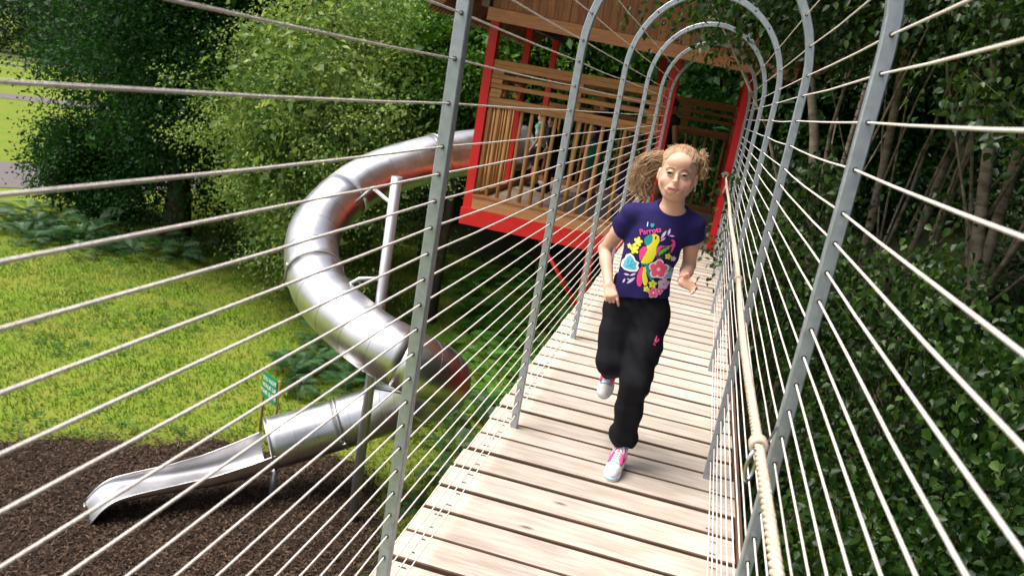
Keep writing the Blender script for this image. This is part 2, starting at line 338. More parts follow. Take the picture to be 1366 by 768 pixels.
# planks
PP = .1865; k0 = -9
def plank_mesh(w, t=.035):
    c = .004; x0, x1 = -.606, .594
    prof = [(-w / 2, -t), (w / 2, -t), (w / 2, -c), (w / 2 - c, 0), (-w / 2 + c, 0), (-w / 2, -c)]
    # a few cross sections with slight waviness
    xs = [x0, -.3, 0, .3, x1]; V = []; Fq = []
    dy = [rr.uniform(-.0025, .0025) for _ in xs]
    for x, d in zip(xs, dy): V += [(x, p[0] + d, p[1]) for p in prof]
    for i in range(4):
        for k in range(6): Fq.append((i * 6 + k, i * 6 + (k + 1) % 6, (i + 1) * 6 + (k + 1) % 6, (i + 1) * 6 + k)[::-1])
    Fq += [tuple(range(6)), tuple(range(24, 30))[::-1]]
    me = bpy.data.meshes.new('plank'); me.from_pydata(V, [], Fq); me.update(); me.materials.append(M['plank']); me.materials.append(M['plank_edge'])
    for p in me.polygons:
        if p.index < 24 and p.index % 6 in (0, 1, 2, 4, 5): p.material_index = 1      # dark brown edges and underside, gap shade put into the colour
    return me
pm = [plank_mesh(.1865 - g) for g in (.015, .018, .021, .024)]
scr = MB()
for k in range(k0, 39):
    y = 3.015 + PP * (k + .5)
    if y + PP / 2 > 10.22: break
    z = rr.uniform(-.003, .002)
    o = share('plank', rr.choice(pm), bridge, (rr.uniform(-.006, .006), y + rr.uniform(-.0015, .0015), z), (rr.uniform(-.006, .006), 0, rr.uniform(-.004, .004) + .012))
    for x in (-.52, .50):
        for dy in (-.045, .045):
            X = x + rr.uniform(-.012, .012); Y = y + dy + rr.uniform(-.008, .008); L = rr.uniform(.008, .019)
            scr.add([(X - L, Y - .003, z + .0012), (X + L, Y - .0035, z + .0012), (X + L * .8, Y + .0035, z + .0012), (X - L * .8, Y + .0045, z + .0012)], [(0, 1, 2, 3)])
scr.obj('screw_head', 'hole', bridge, 'stuff')
YA, YB = -1.6, 10.2
for x in (-.50, .49):
    MB().box((x - .05, YA, -.19), (x + .05, YB, -.042)).obj('bearer', 'darkwood', bridge)
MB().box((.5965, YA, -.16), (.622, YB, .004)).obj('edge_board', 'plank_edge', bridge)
# hoops
def hoop_path():
    pts = [(-HW, z) for z in np.linspace(-.10, HZ, 12)]
    pts += [(-HW * math.cos(a), HZ + HR * math.sin(a)) for a in np.linspace(0, PI, 25)[1:]]
    pts += [(HW, z) for z in np.linspace(HZ, -.10, 12)[1:]]
    return pts
hp = hoop_path()
def hoop_mesh():
    wd, th = .034, .031; V = []; Fq = []; n = len(hp)
    for i, (x, z) in enumerate(hp):
        a, b = hp[max(i - 1, 0)], hp[min(i + 1, n - 1)]; t = Vector((b[0] - a[0], 0, b[1] - a[1])).normalized(); nr = Vector((-t.z, 0, t.x))
        p = Vector((x, 0, z)); c = .003
        for u, v in ((-wd / 2 + c, -th / 2), (wd / 2 - c, -th / 2), (wd / 2, -th / 2 + c), (wd / 2, th / 2 - c), (wd / 2 - c, th / 2), (-wd / 2 + c, th / 2), (-wd / 2, th / 2 - c), (-wd / 2, -th / 2 + c)):
            V.append(p + nr * u + Vector((0, v, 0)))
    for i in range(n - 1):
        for k in range(8): Fq.append((i * 8 + k, i * 8 + (k + 1) % 8, (i + 1) * 8 + (k + 1) % 8, (i + 1) * 8 + k))
    Fq += [tuple(range(7, -1, -1)), tuple(range((n - 1) * 8, n * 8))]
    me = bpy.data.meshes.new('hoop'); me.from_pydata(V, [], Fq); me.update(); me.materials.append(M['galv']); return me
holes = [.068 * k for k in range(1, 22)] + [1.533, 1.638, 1.743]
arch = [.06, .28, .52, .78, 1.05, 1.3, PI / 2]
holes_r = [.068 * k + .023 for k in range(1, 22)] + [1.548, 1.650, 1.752]
hole_pts = [(-HW, z) for z in holes] + [(HW, z) for z in holes_r]
for a in arch:
    hole_pts.append((-HW * math.cos(a), HZ + HR * math.sin(a)))
    if a < 1.5: hole_pts.append((HW * math.cos(a), HZ + HR * math.sin(a)))
em = MB()
for x, z in hole_pts:
    for sy in (-1, 1):
        ring = [(x + .0062 * math.cos(2 * PI * k / 8), sy * .0165, z + .0062 * math.sin(2 * PI * k / 8)) for k in range(8)]
        em.add(ring, [tuple(range(8)) if sy > 0 else tuple(range(7, -1, -1))])
        for k in range(8):
            pass
em_me = em.mesh('rope_hole'); em_me.materials.append(M['hole'])
hm = hoop_mesh()
fm = MB().box((-.03, -.03, 0), (.03, .03, .006)).mesh('foot_plate'); fm.materials.append(M['galv'])
for k in range(-1, 7):
    y = HY0 + HS * k
    h = share('hoop', hm, bridge, (0, y, 0))
    e = share('rope_hole', em_me, h, (0, y, 0)); e['kind'] = 'stuff'
# ropes
rope_pts = [(-HW, z) for z in holes] + [(HW, z) for z in holes_r] + [(sx * HW * math.cos(a), HZ + HR * math.sin(a)) for a in arch[:3] for sx in (-1, 1)]
for i, (x, z) in enumerate(rope_pts):
    path = []; ph = rr.uniform(0, 6)
    for k in range(-1, 7):
        y = HY0 + HS * k
        path.append((x, y, z))
        if k < 6:
            sag = rr.uniform(.001, .007)
            for t in (.25, .5, .75): path.append((x + rr.uniform(-.0015, .0015), y + HS * t, z - sag * 4 * t * (1 - t)))
    path.insert(0, (x, YA - .6, z))
    xe = -.46 + .0 if x < 0 else .385
    path.append((x * .96 if abs(x) > .3 else x, 10.285, z + .01))
    MB().tube(path, .0026, 6).obj('rope', 'rope', bridge)
# thick twisted handrail rope on the right
rail = MB()
def rail_c(y):
    return Vector((.392 + .006 * math.sin(y * 2.1), y, .955 + .012 * math.cos((y - 1.6) * 1.9)))
for s in range(3):
    path = []
    for i in range(0, 1150):
        y = -1.4 + i * .01; a = 2 * PI * y / .068 + s * 2 * PI / 3; c = rail_c(y)
        path.append(c + Vector((math.cos(a) * .0060, 0, math.sin(a) * .0060)))
    rail.tube([p for p in path if p.y < 10.22], .0064, 6, smooth=True)
hr = rail.obj('handrail_rope', 'thick', bridge)
def band(y, n=3, r=.0150, nm='rope_whipping', m='thick'):
    b = MB()
    for i in range(n):
        c = rail_c(y + i * .011); b.tube([c + Vector((math.cos(a) * r, 0, math.sin(a) * r)) for a in np.linspace(0, 2 * PI, 13)[:-1]], .006, 6, closed=True)
    return b.obj(nm, m, hr)
band(1.62, 3); band(3.55, 2, .0135); band(5.9, 2, .0135); band(8.1, 2, .0135)
kn = MB()
for i in range(5):
    c = Vector((.392, 10.14 + i * .018, .955)); kn.tube([c + Vector((math.cos(a) * (.030 - abs(i - 2) * .003), math.sin(a) * .012, math.sin(a) * (.030 - abs(i - 2) * .003))) for a in np.linspace(0, 2 * PI, 13)[:-1]], .013, 6, closed=True)
kn.tube([(.40, 10.14, .95), (.415, 10.12, .90), (.42, 10.11, .82), (.41, 10.10, .74)], [.012, .012, .013, .016], 6)
kn.obj('end_knot', 'thick', hr)
sh = MB()
c_ = rail_c(1.58) + Vector((-.012, 0, -.028))
sh.tube([c_ + Vector((math.sin(a) * .010, math.sin(a) * .012, math.cos(a) * .034)) for a in np.linspace(0, 2 * PI, 17)[:-1]], .0045, 6, closed=True)
sh.tube([rail_c(1.60) + Vector((0, 0, -.02)), (.455, 1.872, .93)], .003, 5)
sh.obj('shackle', 'shackle', hr)

# ------------------------------------------------------------------ play tower
tower = thing('play_tower', (-1.22, 12.25, GZ), 'red posted wooden play tower with slatted rails and board roof at the bridge end', 'play tower')
TX0, TX1, TY0, TY1 = -2.85, .44, 10.3, 14.2
for x, y, w_, zb in ((TX0, TY0, .115, -.33), (TX0, 12.2, .10, -.33), (TX0, TY1, .10, -.33), (-.475, TY0 + .01, .115, GZ - .2), (TX1 - .01, TY0 + .01, .115, GZ - .2), (TX1, 12.2, .10, GZ - .2), (TX1, TY1, .10, GZ - .2), (-.95, TY1, .10, -.33)):
    MB().box((x - w_ / 2, y - w_ / 2, zb), (x + w_ / 2, y + w_ / 2, 2.44)).obj('post', 'red', tower)
MB().box((-1.14, TY0 - .03, GZ - .2), (-1.03, TY0 + .08, -.34)).obj('post', 'red', tower)
for x, y in ((-.50, 12.2), (-.45, 14.0)): MB().box((x - .06, y - .06, GZ - .2), (x + .06, y + .06, -.34)).obj('post', 'red', tower)
t = tower
MB().box((TX0 - .075, TY0 - .075, -.335), (-.57, TY0 + .03, -.112)).obj('beam', 'red', t)
MB().box((-.41, TY0 - .072, -.33), (TX1 + .05, TY0 + .03, -.21)).obj('beam', 'red', t)
MB().box((TX0 - .06, TY0 + .065, -.333), (TX0 + .05, TY1 + .06, -.11)).obj('beam', 'red', t)
MB().box((TX1 - .05, TY0 + .065, -.333), (TX1 + .06, TY1 + .06, -.11)).obj('beam', 'red', t)
MB().box((TX0 + .06, TY1 - .05, -.331), (TX1 - .06, TY1 + .05, -.112)).obj('beam', 'red', t)
MB().tube([(-1.80, TY0 + .02, -.33), (-1.14, TY0 + .02, -1.13)], .028, 8).obj('brace', 'red', t)
# timber rim boards on the front
MB().box((TX0 + .06, TY0 - .055, -.108), (-.54, TY0 + .02, .055)).obj('rim_board', 'larch', t)
MB().box((TX0 + .06, TY0 - .065, .0585), (-.54, TY0 + .045, .092)).obj('rim_board', 'larch', t)
MB().box((TX0 - .04, TY0 + .07, -.107), (TX0 + .04, TY1 - .06, .09)).obj('rim_board', 'larch', t)
MB().box((TX0 + .06, TY1 - .03, -.107), (TX1 - .06, TY1 + .03, .09)).obj('rim_board', 'larch', t)
MB().box((TX1 - .04, TY0 + .07, -.107), (TX1 + .04, TY1 - .06, .09)).obj('rim_board', 'larch', t)
# floor boards
fb = MB().box((TX0 + .045, -.066, -.03), (TX1 - .045, .066, 0)).mesh('floor_board'); fb.materials.append(M['floorb'])
for i in range(27):
    share('floor_board', fb, t, (0, TY0 + .13 + i * .1395, rr.uniform(-.002, .002)))
# spindles
sp_me = MB().tube([(0, 0, 0), (.002, .001, .4), (-.002, 0, .8), (0, 0, 1.2)], [.028, .0265, .027, .0255], 9).mesh('spindle'); sp_me.materials.append(M['larch_v'])
def spind(x, y, sc=1.0, lean=(0, 0)):
    share('spindle', sp_me, t, (x, y, .09), (lean[0], lean[1], rr.uniform(0, 6)), (sc, sc, 1.0))
for i in range(14):
    spind(-2.62 + i * .153 + rr.uniform(-.006, .006), TY0, rr.uniform(.9, 1.1), (rr.uniform(-.012, .012), rr.uniform(-.012, .012)))
spind(-2.745, TY0, 1.0)
for i in range(11):
    spind(TX0, TY0 + .16 + i * .155, rr.uniform(.7, .95))
for i in range(12):
    spind(TX1, TY0 + .2 + i * .3, .9)
for i in range(20):
    spind(-2.7 + i * .16, TY1, .9)
# log-cabin style rails: bands of boards
def rail_run(a, b, z0, z1, d=.07, m='larch', nm='rail'):
    a = Vector(a); b = Vector(b)
    mb = MB(); c = Vector((0, 0, (z0 + z1) / 2)); dr = (b - a).normalized() * 0
    mb.bar(a + c, b + c, d, z1 - z0); return mb.obj(nm, m, t)
LAY = [(1.272, 1.330), (1.3335, 1.392), (1.512, 1.568), (1.632, 1.688), (1.748, 1.806), (1.8095, 1.865)]
for z0, z1 in LAY:
    rail_run((TX0 + .06, TY0, 0), (-.54, TY0, 0), z0, z1)
    rail_run((TX0, TY0 + .06, 0), (TX0, 12.15, 0), z0 - .03, z1 - .03)
    rail_run((TX1, TY0 + .07, 0), (TX1, TY1 - .06, 0), z0 - .03, z1 - .03)
    rail_run((TX0 + .06, TY1, 0), (TX1 - .06, TY1, 0), z0, z1)
blk = MB().box((-.075, -.055, -.0265), (.075, .055, .0265)).mesh('rail_block'); blk.materials.append(M['larch'])
def stack(x, y, rot=0):
    for z in (1.421, 1.477, 1.5995, 1.7185):
        share('rail_block', blk, t, (x + rr.uniform(-.006, .006), y, z), (0, 0, rot + rr.uniform(-.05, .05)), (1, 1, .95 if z < 1.5 else 1.0))
for x in (-2.70, -.63): stack(x, TY0)
stack(-1.65, TY0 + .002)
for x in (-1.9, -.4): stack(x, TY1)
for y in (11.2, 12.05): stack(TX0, y, PI / 2)
for y in (11.6, 13.2): stack(TX1, y, PI / 2)
# roof: two board slopes with pointed ends over a clad gable
EX0, EX1, EY0, EY1, EZ = -3.42, 1.0, 9.62, 14.88, 2.44
RX, RZ = -1.21, 4.75
for sx_ in (-1, 1):
    ex = EX0 if sx_ < 0 else EX1; a0 = Vector((ex, 0, EZ)); r0 = Vector((RX, 0, RZ)); sl = (r0 - a0).normalized(); nrm = Vector((-sl.z, 0, sl.x)) * (1 if sl.x > 0 else -1)
    n = 40; wv = (EY1 - EY0) / n
    for i in range(n):
        y0 = EY0 + wv * i + .002; y1 = EY0 + wv * (i + 1) - .002; ov = .10 + rr.uniform(-.012, .012); off = nrm * rr.uniform(0, .006)
        p0, p1 = a0 - sl * ov + Vector((0, y0, 0)), a0 - sl * ov + Vector((0, y1, 0)); tip = (p0 + p1) / 2 - sl * (.10 + rr.uniform(-.02, .02))
        ring = [p0, tip, p1, r0 + Vector((0, y1, 0)), r0 + Vector((0, y0, 0))]; k = 5
        V = [p + off for p in ring] + [p + off + nrm * .022 for p in ring]
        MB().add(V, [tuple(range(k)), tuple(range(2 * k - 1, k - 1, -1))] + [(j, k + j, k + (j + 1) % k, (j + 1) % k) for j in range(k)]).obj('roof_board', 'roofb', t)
    for y in (EY0 - .02, EY1 + .02): MB().bar(a0 + Vector((0, y, -.05)), r0 + Vector((0, y, -.05)), .035, .12).obj('barge_board', 'roofb', t)
    for y in (10.3, 11.6, 12.9, 14.2): MB().bar(a0 + Vector((0, y, -.07)), r0 + Vector((0, y, -.07)), .06, .10).obj('rafter', 'roofb', t)
GY = 9.74
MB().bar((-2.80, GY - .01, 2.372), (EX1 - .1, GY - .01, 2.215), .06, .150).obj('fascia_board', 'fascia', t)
nb = 38
for i in range(nb):
    x0 = -2.76 + i * .0965; x1 = x0 + .0925; yb = GY + rr.uniform(-.004, .004); zb = 2.452 - .0425 * (x0 + 2.76)
    def top_z(x): return EZ - .03 + (min(x - EX0, (EX1 - x)) ) * (RZ - EZ) / (RX - EX0)
    z0, z1 = top_z(x0), top_z(x1); V = [(x0, yb, zb), (x1, yb, zb), (x1, yb, z1), (x0, yb, z0), (x0, yb + .02, zb), (x1, yb + .02, zb), (x1, yb + .02, z1), (x0, yb + .02, z0)]
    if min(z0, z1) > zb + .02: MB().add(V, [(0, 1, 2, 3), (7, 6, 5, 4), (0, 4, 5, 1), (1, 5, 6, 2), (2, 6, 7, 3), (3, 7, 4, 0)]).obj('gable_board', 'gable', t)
for x in (TX0, TX1): MB().box((x - .05, EY0 + .1, 2.445), (x + .05, EY1 - .1, 2.56)).obj('wall_plate', 'darkwood', t)

# ------------------------------------------------------------------ tube slide
slide = thing('tube_slide', (-3.45, 9.1, GZ), 'stainless steel spiral tube slide curling down from the tower to the bark', 'tube slide')
TR = .37
CP = [(-2.86, 13.25, .60), (-3.45, 12.75, .45), (-4.16, 11.95, .20), (-4.80, 11.15, -.22), (-5.0, 10.20, -.85), (-4.38, 9.20, -1.34), (-3.40, 8.52, -1.58), (-2.70, 8.45, -1.76), (-2.48, 9.05, -2.12), (-2.84, 9.75, -2.70), (-3.52, 9.98, -3.17), (-4.22, 9.68, -3.53), (-4.86, 9.20, -3.77)]
path = catmull(CP, 10)
cuts = [0, 18, 33, 48, 68, 90, 108, len(path) - 1]
def dirat(i):
    return (path[min(i + 1, len(path) - 1)] - path[max(i - 1, 0)]).normalized()
def ring_at(c, d, r, n=36):
    sx = d.cross(Vector((0, 0, 1))).normalized(); sz = sx.cross(d)
    return [c + (sx * math.cos(2 * PI * k / n) + sz * math.sin(2 * PI * k / n)) * r for k in range(n)]
for a, b in zip(cuts[:-1], cuts[1:]):
    # outer and inner skin, a real open tube
    mb = MB(); n = 36; V = []; rows = 0
    for rad, idx in ((TR, range(a, b + 1)), (TR - .006, range(b, a - 1, -1))):
        for i in idx: V += ring_at(path[i], dirat(i), rad, n); rows += 1
    Fq = [(i * n + k, i * n + (k + 1) % n, (i + 1) % rows * n + (k + 1) % n, (i + 1) % rows * n + k) for i in range(rows) for k in range(n)]
    mb.add(V, [f[::-1] for f in Fq], True); ts = mb.obj('tube_section', 'steel', slide)
    ws = MB()
    for i in range(a + 4, b - 1, 4): ws.tube(ring_at(path[i], dirat(i), TR + .0004, n), .0022, 4, closed=True)
    if ws.v: ws.obj('weld_seam', 'seam', ts)
    if a in (18, 48, 108):
        fl = MB(); fl.tube(ring_at(path[a], dirat(a), TR + .010, n), .016, 6, closed=True)
        for k in (2, 20): 
            c = ring_at(path[a], dirat(a), TR + .035, n)[k]; d = dirat(a); fl.tube([c - d * .035, c + d * .035], .016, 6)
        fl.obj('flange', 'steel', slide)
# exit ring and open trough
E = path[-1]; ed = dirat(len(path) - 1); eh = Vector((-.67, -.742, 0)).normalized()
col_ = MB(); col_.tube(ring_at(E, ed, TR + .004, 36), .016, 6, closed=True); col_.obj('exit_ring', 'steel', slide)
sx = eh.cross(Vector((0, 0, 1))).normalized()
prof = [(0, 0, -TR, TR * 1.02), (.3, -.03, -TR - .035, .30), (.7, -.095, -TR - .062, .205), (1.1, -.16, -TR - .075, .15), (1.5, -.225, -TR - .085, .11), (1.68, -.27, -TR - .095, .085), (1.78, -.33, -TR - .13, .07), (1.86, -.42, -TR - .20, .06), (1.93, -.53, -TR - .29, .05), (1.97, -.63, -TR - .36, .045)]
prof = [prof[0]] + [(a_, b_, c_, d_) for a_, b_, c_, d_ in prof[1:]]
LS = 1.14; ds = np.linspace(0, 1.97 * LS, 50); pd = np.array([q[0] * LS for q in prof]); zbot = np.interp(ds, pd, [q[2] for q in prof]); dep = np.interp(ds, pd, [q[3] for q in prof])
zbot[1:-1] = (zbot[:-2] + zbot[1:-1] + zbot[2:]) / 3
V = []; nl = len(ds); npf = 19
for th in (0, .008):
    for d_, zb_, dp_ in zip(ds, zbot, dep):
        flat = min(1, d_ / .9); ex = 1 + 2.2 * flat
        for u in np.linspace(-1, 1, npf):
            x = math.sin(u * PI / 2)
            zz = 1 - math.sqrt(max(0, 1 - abs(x) ** (2 * ex))); x *= (TR - th * (abs(u) > .5)) * (1 - .26 * min(1, d_ / 1.2))
            V.append(E + eh * d_ + sx * x + Vector((0, 0, zb_ + dp_ * zz + (th if abs(u) < .9 else 0))))
Fq = []
for i in range(nl - 1):
    for k in range(npf - 1):
        a = i * npf + k; Fq.append((a, a + 1, a + npf + 1, a + npf)); b = nl * npf + a; Fq.append((b, b + npf, b + npf + 1, b + 1))
mbt = MB(); mbt.add(V, Fq, True); mbt.obj('exit_trough', 'steel', slide)
for k in (0, npf - 1):
    MB().tube([V[i * npf + k] for i in range(nl)], .012, 8).obj('trough_rim', 'steel', slide)
MB().tube([V[(nl - 1) * npf + k] for k in range(npf)], .012, 8).obj('lip_edge', 'steel', slide)
# support pole, braces and short leg
MB().tube([(-3.45, 9.10, GZ - .1), (-3.45, 9.10, .28)], .068, 20).obj('support_pole', 'polesteel', slide)
MB().tube([(-3.45, 9.10, -.08), (-4.02, 9.75, -.02), (-4.45, 10.25, -.35)], .026, 10).obj('brace_arm', 'steel', slide)
MB().tube([(-3.45, 9.10, -1.02), (-3.75, 9.05, -1.08), (-3.9, 8.95, -1.2)], .026, 10).obj('brace_arm', 'steel', slide)
MB().tube([(-3.45, 9.10, -2.5), (-3.0, 9.2, -2.5), (-2.7, 9.1, -2.3)], .026, 10).obj('brace_arm', 'steel', slide)
MB().tube([(-4.70, 9.12, GZ - .1), (-4.70, 9.12, -4.05)], .045, 14).obj('support_leg', 'polesteel', slide)

# ------------------------------------------------------------------ notice board on two stakes
sg = thing('notice_sign', (-5.62, 10.45, GZ), 'small green notice on two wooden stakes behind the slide exit', 'sign')
a = Vector((-5.81, 10.60, GZ)); b = Vector((-5.44, 10.38, GZ))
for p, h in ((a, 1.17), (b, 1.13)): MB().tube([p + Vector((0, 0, -.1)), p + Vector((0, 0, h * .5)), p + Vector((.004, 0, h))], .022, 8).obj('stake', 'post_w', sg)
e = (b - a).normalized(); nn = Vector((e.y, -e.x, 0))
if nn.y > 0: nn = -nn
nn = nn.normalized(); mid = (a + b) / 2 + nn * .035
bd = MB(); hwid = .225; z0, z1 = GZ + .72, GZ + 1.14
vs_ = []
for q in (0, 1):
    for (u, v) in ((-hwid, z0 + .02), (-hwid + .02, z0), (hwid - .02, z0), (hwid, z0 + .02), (hwid, z1 - .02), (hwid - .02, z1), (-hwid + .02, z1), (-hwid, z1 - .02)):
        p = mid + e * u - nn * (.012 * q); vs_.append((p.x, p.y, v))
bd.add(vs_, [tuple(range(8)), tuple(range(15, 7, -1))] + [(i, 8 + i, 8 + (i + 1) % 8, (i + 1) % 8) for i in range(8)])
bo = bd.obj('sign_board', 'sign_g', sg)
def text_mesh(body, size, spacing=1.0):
    cu = bpy.data.curves.new('txt', 'FONT'); cu.body = body; cu.size = size; cu.align_x = 'CENTER'; cu.space_line = spacing; cu.resolution_u = 2
    cu.offset = size * .012
    o = bpy.data.objects.new('txt', cu); COL.objects.link(o); dg = bpy.context.evaluated_depsgraph_get()
    me = bpy.data.meshes.new_from_object(o.evaluated_get(dg)); bpy.data.objects.remove(o); return me
tm = text_mesh('DO NOT\nWALK UP\nTHIS SLIDE', .097, 1.15)
for v in tm.vertices:
    p = mid + e * v.co.x + nn * .004; v.co = Vector((p.x, p.y, z1 - .125 + v.co.y)) - ORG[bo.name]
tm.materials.clear(); link('lettering', tm, 'white', bo)['kind'] = 'stuff'

# ------------------------------------------------------------------ far post and rail fence
fe = thing('field_fence', (-60, 57.6, GZ), 'grey post and rail fence far across the field at top left', 'fence')
fa = Vector((-78, 40, GZ)); fbp = Vector((-40, 78, GZ))
for i in range(15):
    p = fa.lerp(fbp, i / 14); MB().box(p + Vector((-.08, -.08, -.1)), p + Vector((.08, .08, 1.35))).obj('fence_post', 'fence', fe)
for i in range(14):
    p, q = fa.lerp(fbp, i / 14), fa.lerp(fbp, (i + 1) / 14)
    for z in (.45, .85, 1.22): MB().bar(p + Vector((.1, -.1, z)), q + Vector((.1, -.1, z)), .05, .14).obj('fence_rail', 'fence', fe)

# ------------------------------------------------------------------ vegetation
def unit(v): return v / (np.linalg.norm(v, axis=1, keepdims=True) + 1e-9)
def leaves(C, rad, per, size, rng, droop=.2, width=.6, fold=.12, flat=.75, center=None, six=False):
    n = len(C) * per; rad = np.repeat(np.asarray(rad, float) * np.ones(len(C)), per)[:, None]
    P = np.repeat(C, per, 0) + rng.normal(0, .5, (n, 3)) * rad * np.array([1, 1, flat])
    d = unit(rng.normal(0, 1, (n, 3)) + np.array([0, 0, -droop * 2.0]))
    if center is not None: d = unit(d + .5 * unit(P - center))
    nr = unit(np.cross(d, unit(rng.normal(0, 1, (n, 3)) + np.array([0, 0, .0])))); up = nr[:, 2:3] < 0; nr = np.where(up, -nr, nr)
    s = np.cross(nr, d); S = size * rng.uniform(.6, 1.3, n)[:, None]; w_ = S * width / 2
    if six:
        V = np.stack([P, P + d * S * .28 + s * w_ + nr * S * fold, P + d * S * .62 + s * w_ * .8 + nr * S * fold * .7, P + d * S - nr * S * .08, P + d * S * .62 - s * w_ * .8 + nr * S * fold * .7, P + d * S * .28 - s * w_ + nr * S * fold], 1)
        base = np.arange(n)[:, None] * 6
        F = np.concatenate([base + np.array([0, 1, 2]), base + np.array([0, 2, 3]), base + np.array([0, 3, 4]), base + np.array([0, 4, 5])], 0)
    else:
        V = np.stack([P, P + d * S * .45 + s * w_ + nr * S * fold, P + d * S, P + d * S * .45 - s * w_ + nr * S * fold], 1)
        base = np.arange(n)[:, None] * 4
        F = np.concatenate([base + np.array([0, 1, 2]), base + np.array([0, 2, 3])], 0)
    return V.reshape(-1, 3), F, P, d, nr
def crown_points(c, r, n, rng, shell=.55, low=-1.0, boughs=0):
    D = unit(rng.normal(0, 1, (n * 4, 3))); D = D[D[:, 2] > low][:n]
    if boughs:
        B = unit(rng.normal(0, 1, (boughs * 4, 3))); B = B[B[:, 2] > low][:boughs]
        Bc = B * rng.uniform(.45, 1.0, (len(B), 1)); i = rng.integers(0, len(Bc), n)
        sp = rng.uniform(.09, .23, len(Bc))[i][:, None]
        P = Bc[i] * rng.uniform(.72, 1.05, (n, 1)) + rng.normal(0, 1, (n, 3)) * sp * np.array([1, 1, .62])
        core = rng.uniform(0, 1, n) < .22
        P[core] = D[:core.sum()] * rng.uniform(.1, .75, (core.sum(), 1))
        return np.array(c) + P * np.array(r)
    q = rng.uniform(0, 1, len(D)) ** (1 / 3); q = shell * (.75 + .3 * rng.uniform(0, 1, len(D))) + (1 - shell) * q
    lump = 1 + .22 * np.sin(D[:, 0] * 5 + c[0]) * np.cos(D[:, 2] * 6 + c[1]) + .12 * np.sin(D[:, 1] * 9 + c[2])
    return np.array(c) + D * (q * lump)[:, None] * np.array(r)
def tree(name, label, base, top, r0, crown_c, crown_r, ncl, per, size, lm, tm, seed, cat='tree', group=None, clr=.45, droop=.2, six=False, lean=(0, 0), limbs=9, low=-1.0, shell=.55, multi=1, flat=.75, boughs=0):
    rng = np.random.default_rng(seed); rq = random.Random(seed)
    t = thing(name, base, label, cat, group); B = Vector(base)
    C = crown_points(crown_c, crown_r, ncl, rng, shell, low, boughs)
    mb = MB()
    for k in range(multi):
        off = Vector((rq.uniform(-.3, .3), rq.uniform(-.3, .3), 0)) * (multi > 1)
        P = [B + off + Vector((0, 0, -.2))]; H = top - base[2]
        for i in range(1, 8):
            f = i / 7; P.append(B + off * (1 + f * 2) + Vector((lean[0] * f * H + rq.uniform(-.06, .06) * H * .1, lean[1] * f * H + rq.uniform(-.06, .06) * H * .1, H * f)))
        R = [r0 * (1.25 if i == 0 else 1) * (1 - .78 * i / 7) for i in range(8)]
        mb.tube(P, R, 9)
        for j in range(limbs // multi):
            i = rq.randint(2, 6); s = P[i].lerp(P[i + 1], rq.random()); e = Vector(C[rq.randrange(len(C))])
            m_ = s.lerp(e, .5) + Vector((0, 0, rq.uniform(-.1, .25) * (e - s).length * .5)); rr_ = R[i] * rq.uniform(.28, .5)
            mb.tube([s, s.lerp(m_, .5) + Vector((rq.uniform(-.1, .1), rq.uniform(-.1, .1), 0)), m_, m_.lerp(e, .6), e], [rr_, rr_ * .75, rr_ * .55, rr_ * .35, rr_ * .12], 5)
    mb.obj('trunk', tm, t)
    V, F, *_ = leaves(C, clr, per, size, rng, droop, center=np.array(crown_c), six=six, flat=flat)
    if boughs:
        C2 = np.array(crown_c) + unit(rng.normal(0, 1, (ncl // 2, 3))) * rng.uniform(.1, .82, (ncl // 2, 1)) * np.array(crown_r)
        V2, F2, *_ = leaves(C2, clr * 1.2, 26, size * 2.4, rng, droop); F = np.concatenate([F, F2 + len(V)]); V = np.concatenate([V, V2])
    link('crown', fast('crown', V - np.array(base), F), lm, t)
    return t
W_ = lambda x, y: float(terr(x, y))
# left: big dark tree, pale loose tree, others
tree('broadleaf_tree', 'big dark green spreading tree shading the lawn at far left', (-14.6, 20.2, GZ), 6.5, .38, (-14.0, 20.5, 1.4), (4.7, 4.4, 5.6), 1250, 130, .10, 'lf_dark', 'trunk_dark', 11, clr=.85, limbs=14, boughs=46)
tree('broadleaf_tree', 'dark bushy tree rising behind the spreading tree at top left', (-18.5, 27.5, GZ), 7.5, .35, (-18.0, 27.5, 3.6), (4.4, 4.2, 5.2), 420, 70, .2, 'lf_dark', 'trunk_dark', 12, clr=1.2, boughs=30)
tree('pale_tree', 'pale yellow green small leaved tree behind the upper slide bend', (-8.6, 17.6, GZ), 3.6, .16, (-8.7, 17.3, -.35), (3.0, 2.5, 4.0), 760, 115, .082, 'lf_pale', 'trunk_dark', 13, clr=.55, limbs=26, multi=2, droop=.3, boughs=70)
tree('pale_tree', 'taller yellow green tree above and behind the upper slide bend', (-9.8, 23.0, GZ), 6.6, .2, (-9.6, 22.7, 2.6), (3.7, 3.1, 4.2), 560, 105, .10, 'lf_lime', 'trunk_dark', 14, clr=.7, limbs=14, boughs=40)
tree('slender_tree', 'slim dark trunked tree between the slide and the tower', (-5.75, 18.3, GZ), 5.0, .15, (-5.9, 18.6, 2.3), (1.9, 1.9, 2.5), 230, 90, .11, 'lf_mid', 'trunk_dark', 15, clr=.58, lean=(.02, 0), limbs=14, boughs=30)
tree('slender_tree', 'mid green tree with bare lower trunk left of the tower posts', (-8.3, 24.5, GZ), 6.0, .17, (-7.9, 24.6, 2.8), (3.0, 2.8, 3.6), 360, 85, .12, 'lf_mid', 'trunk_dark', 16, clr=.65, boughs=30)
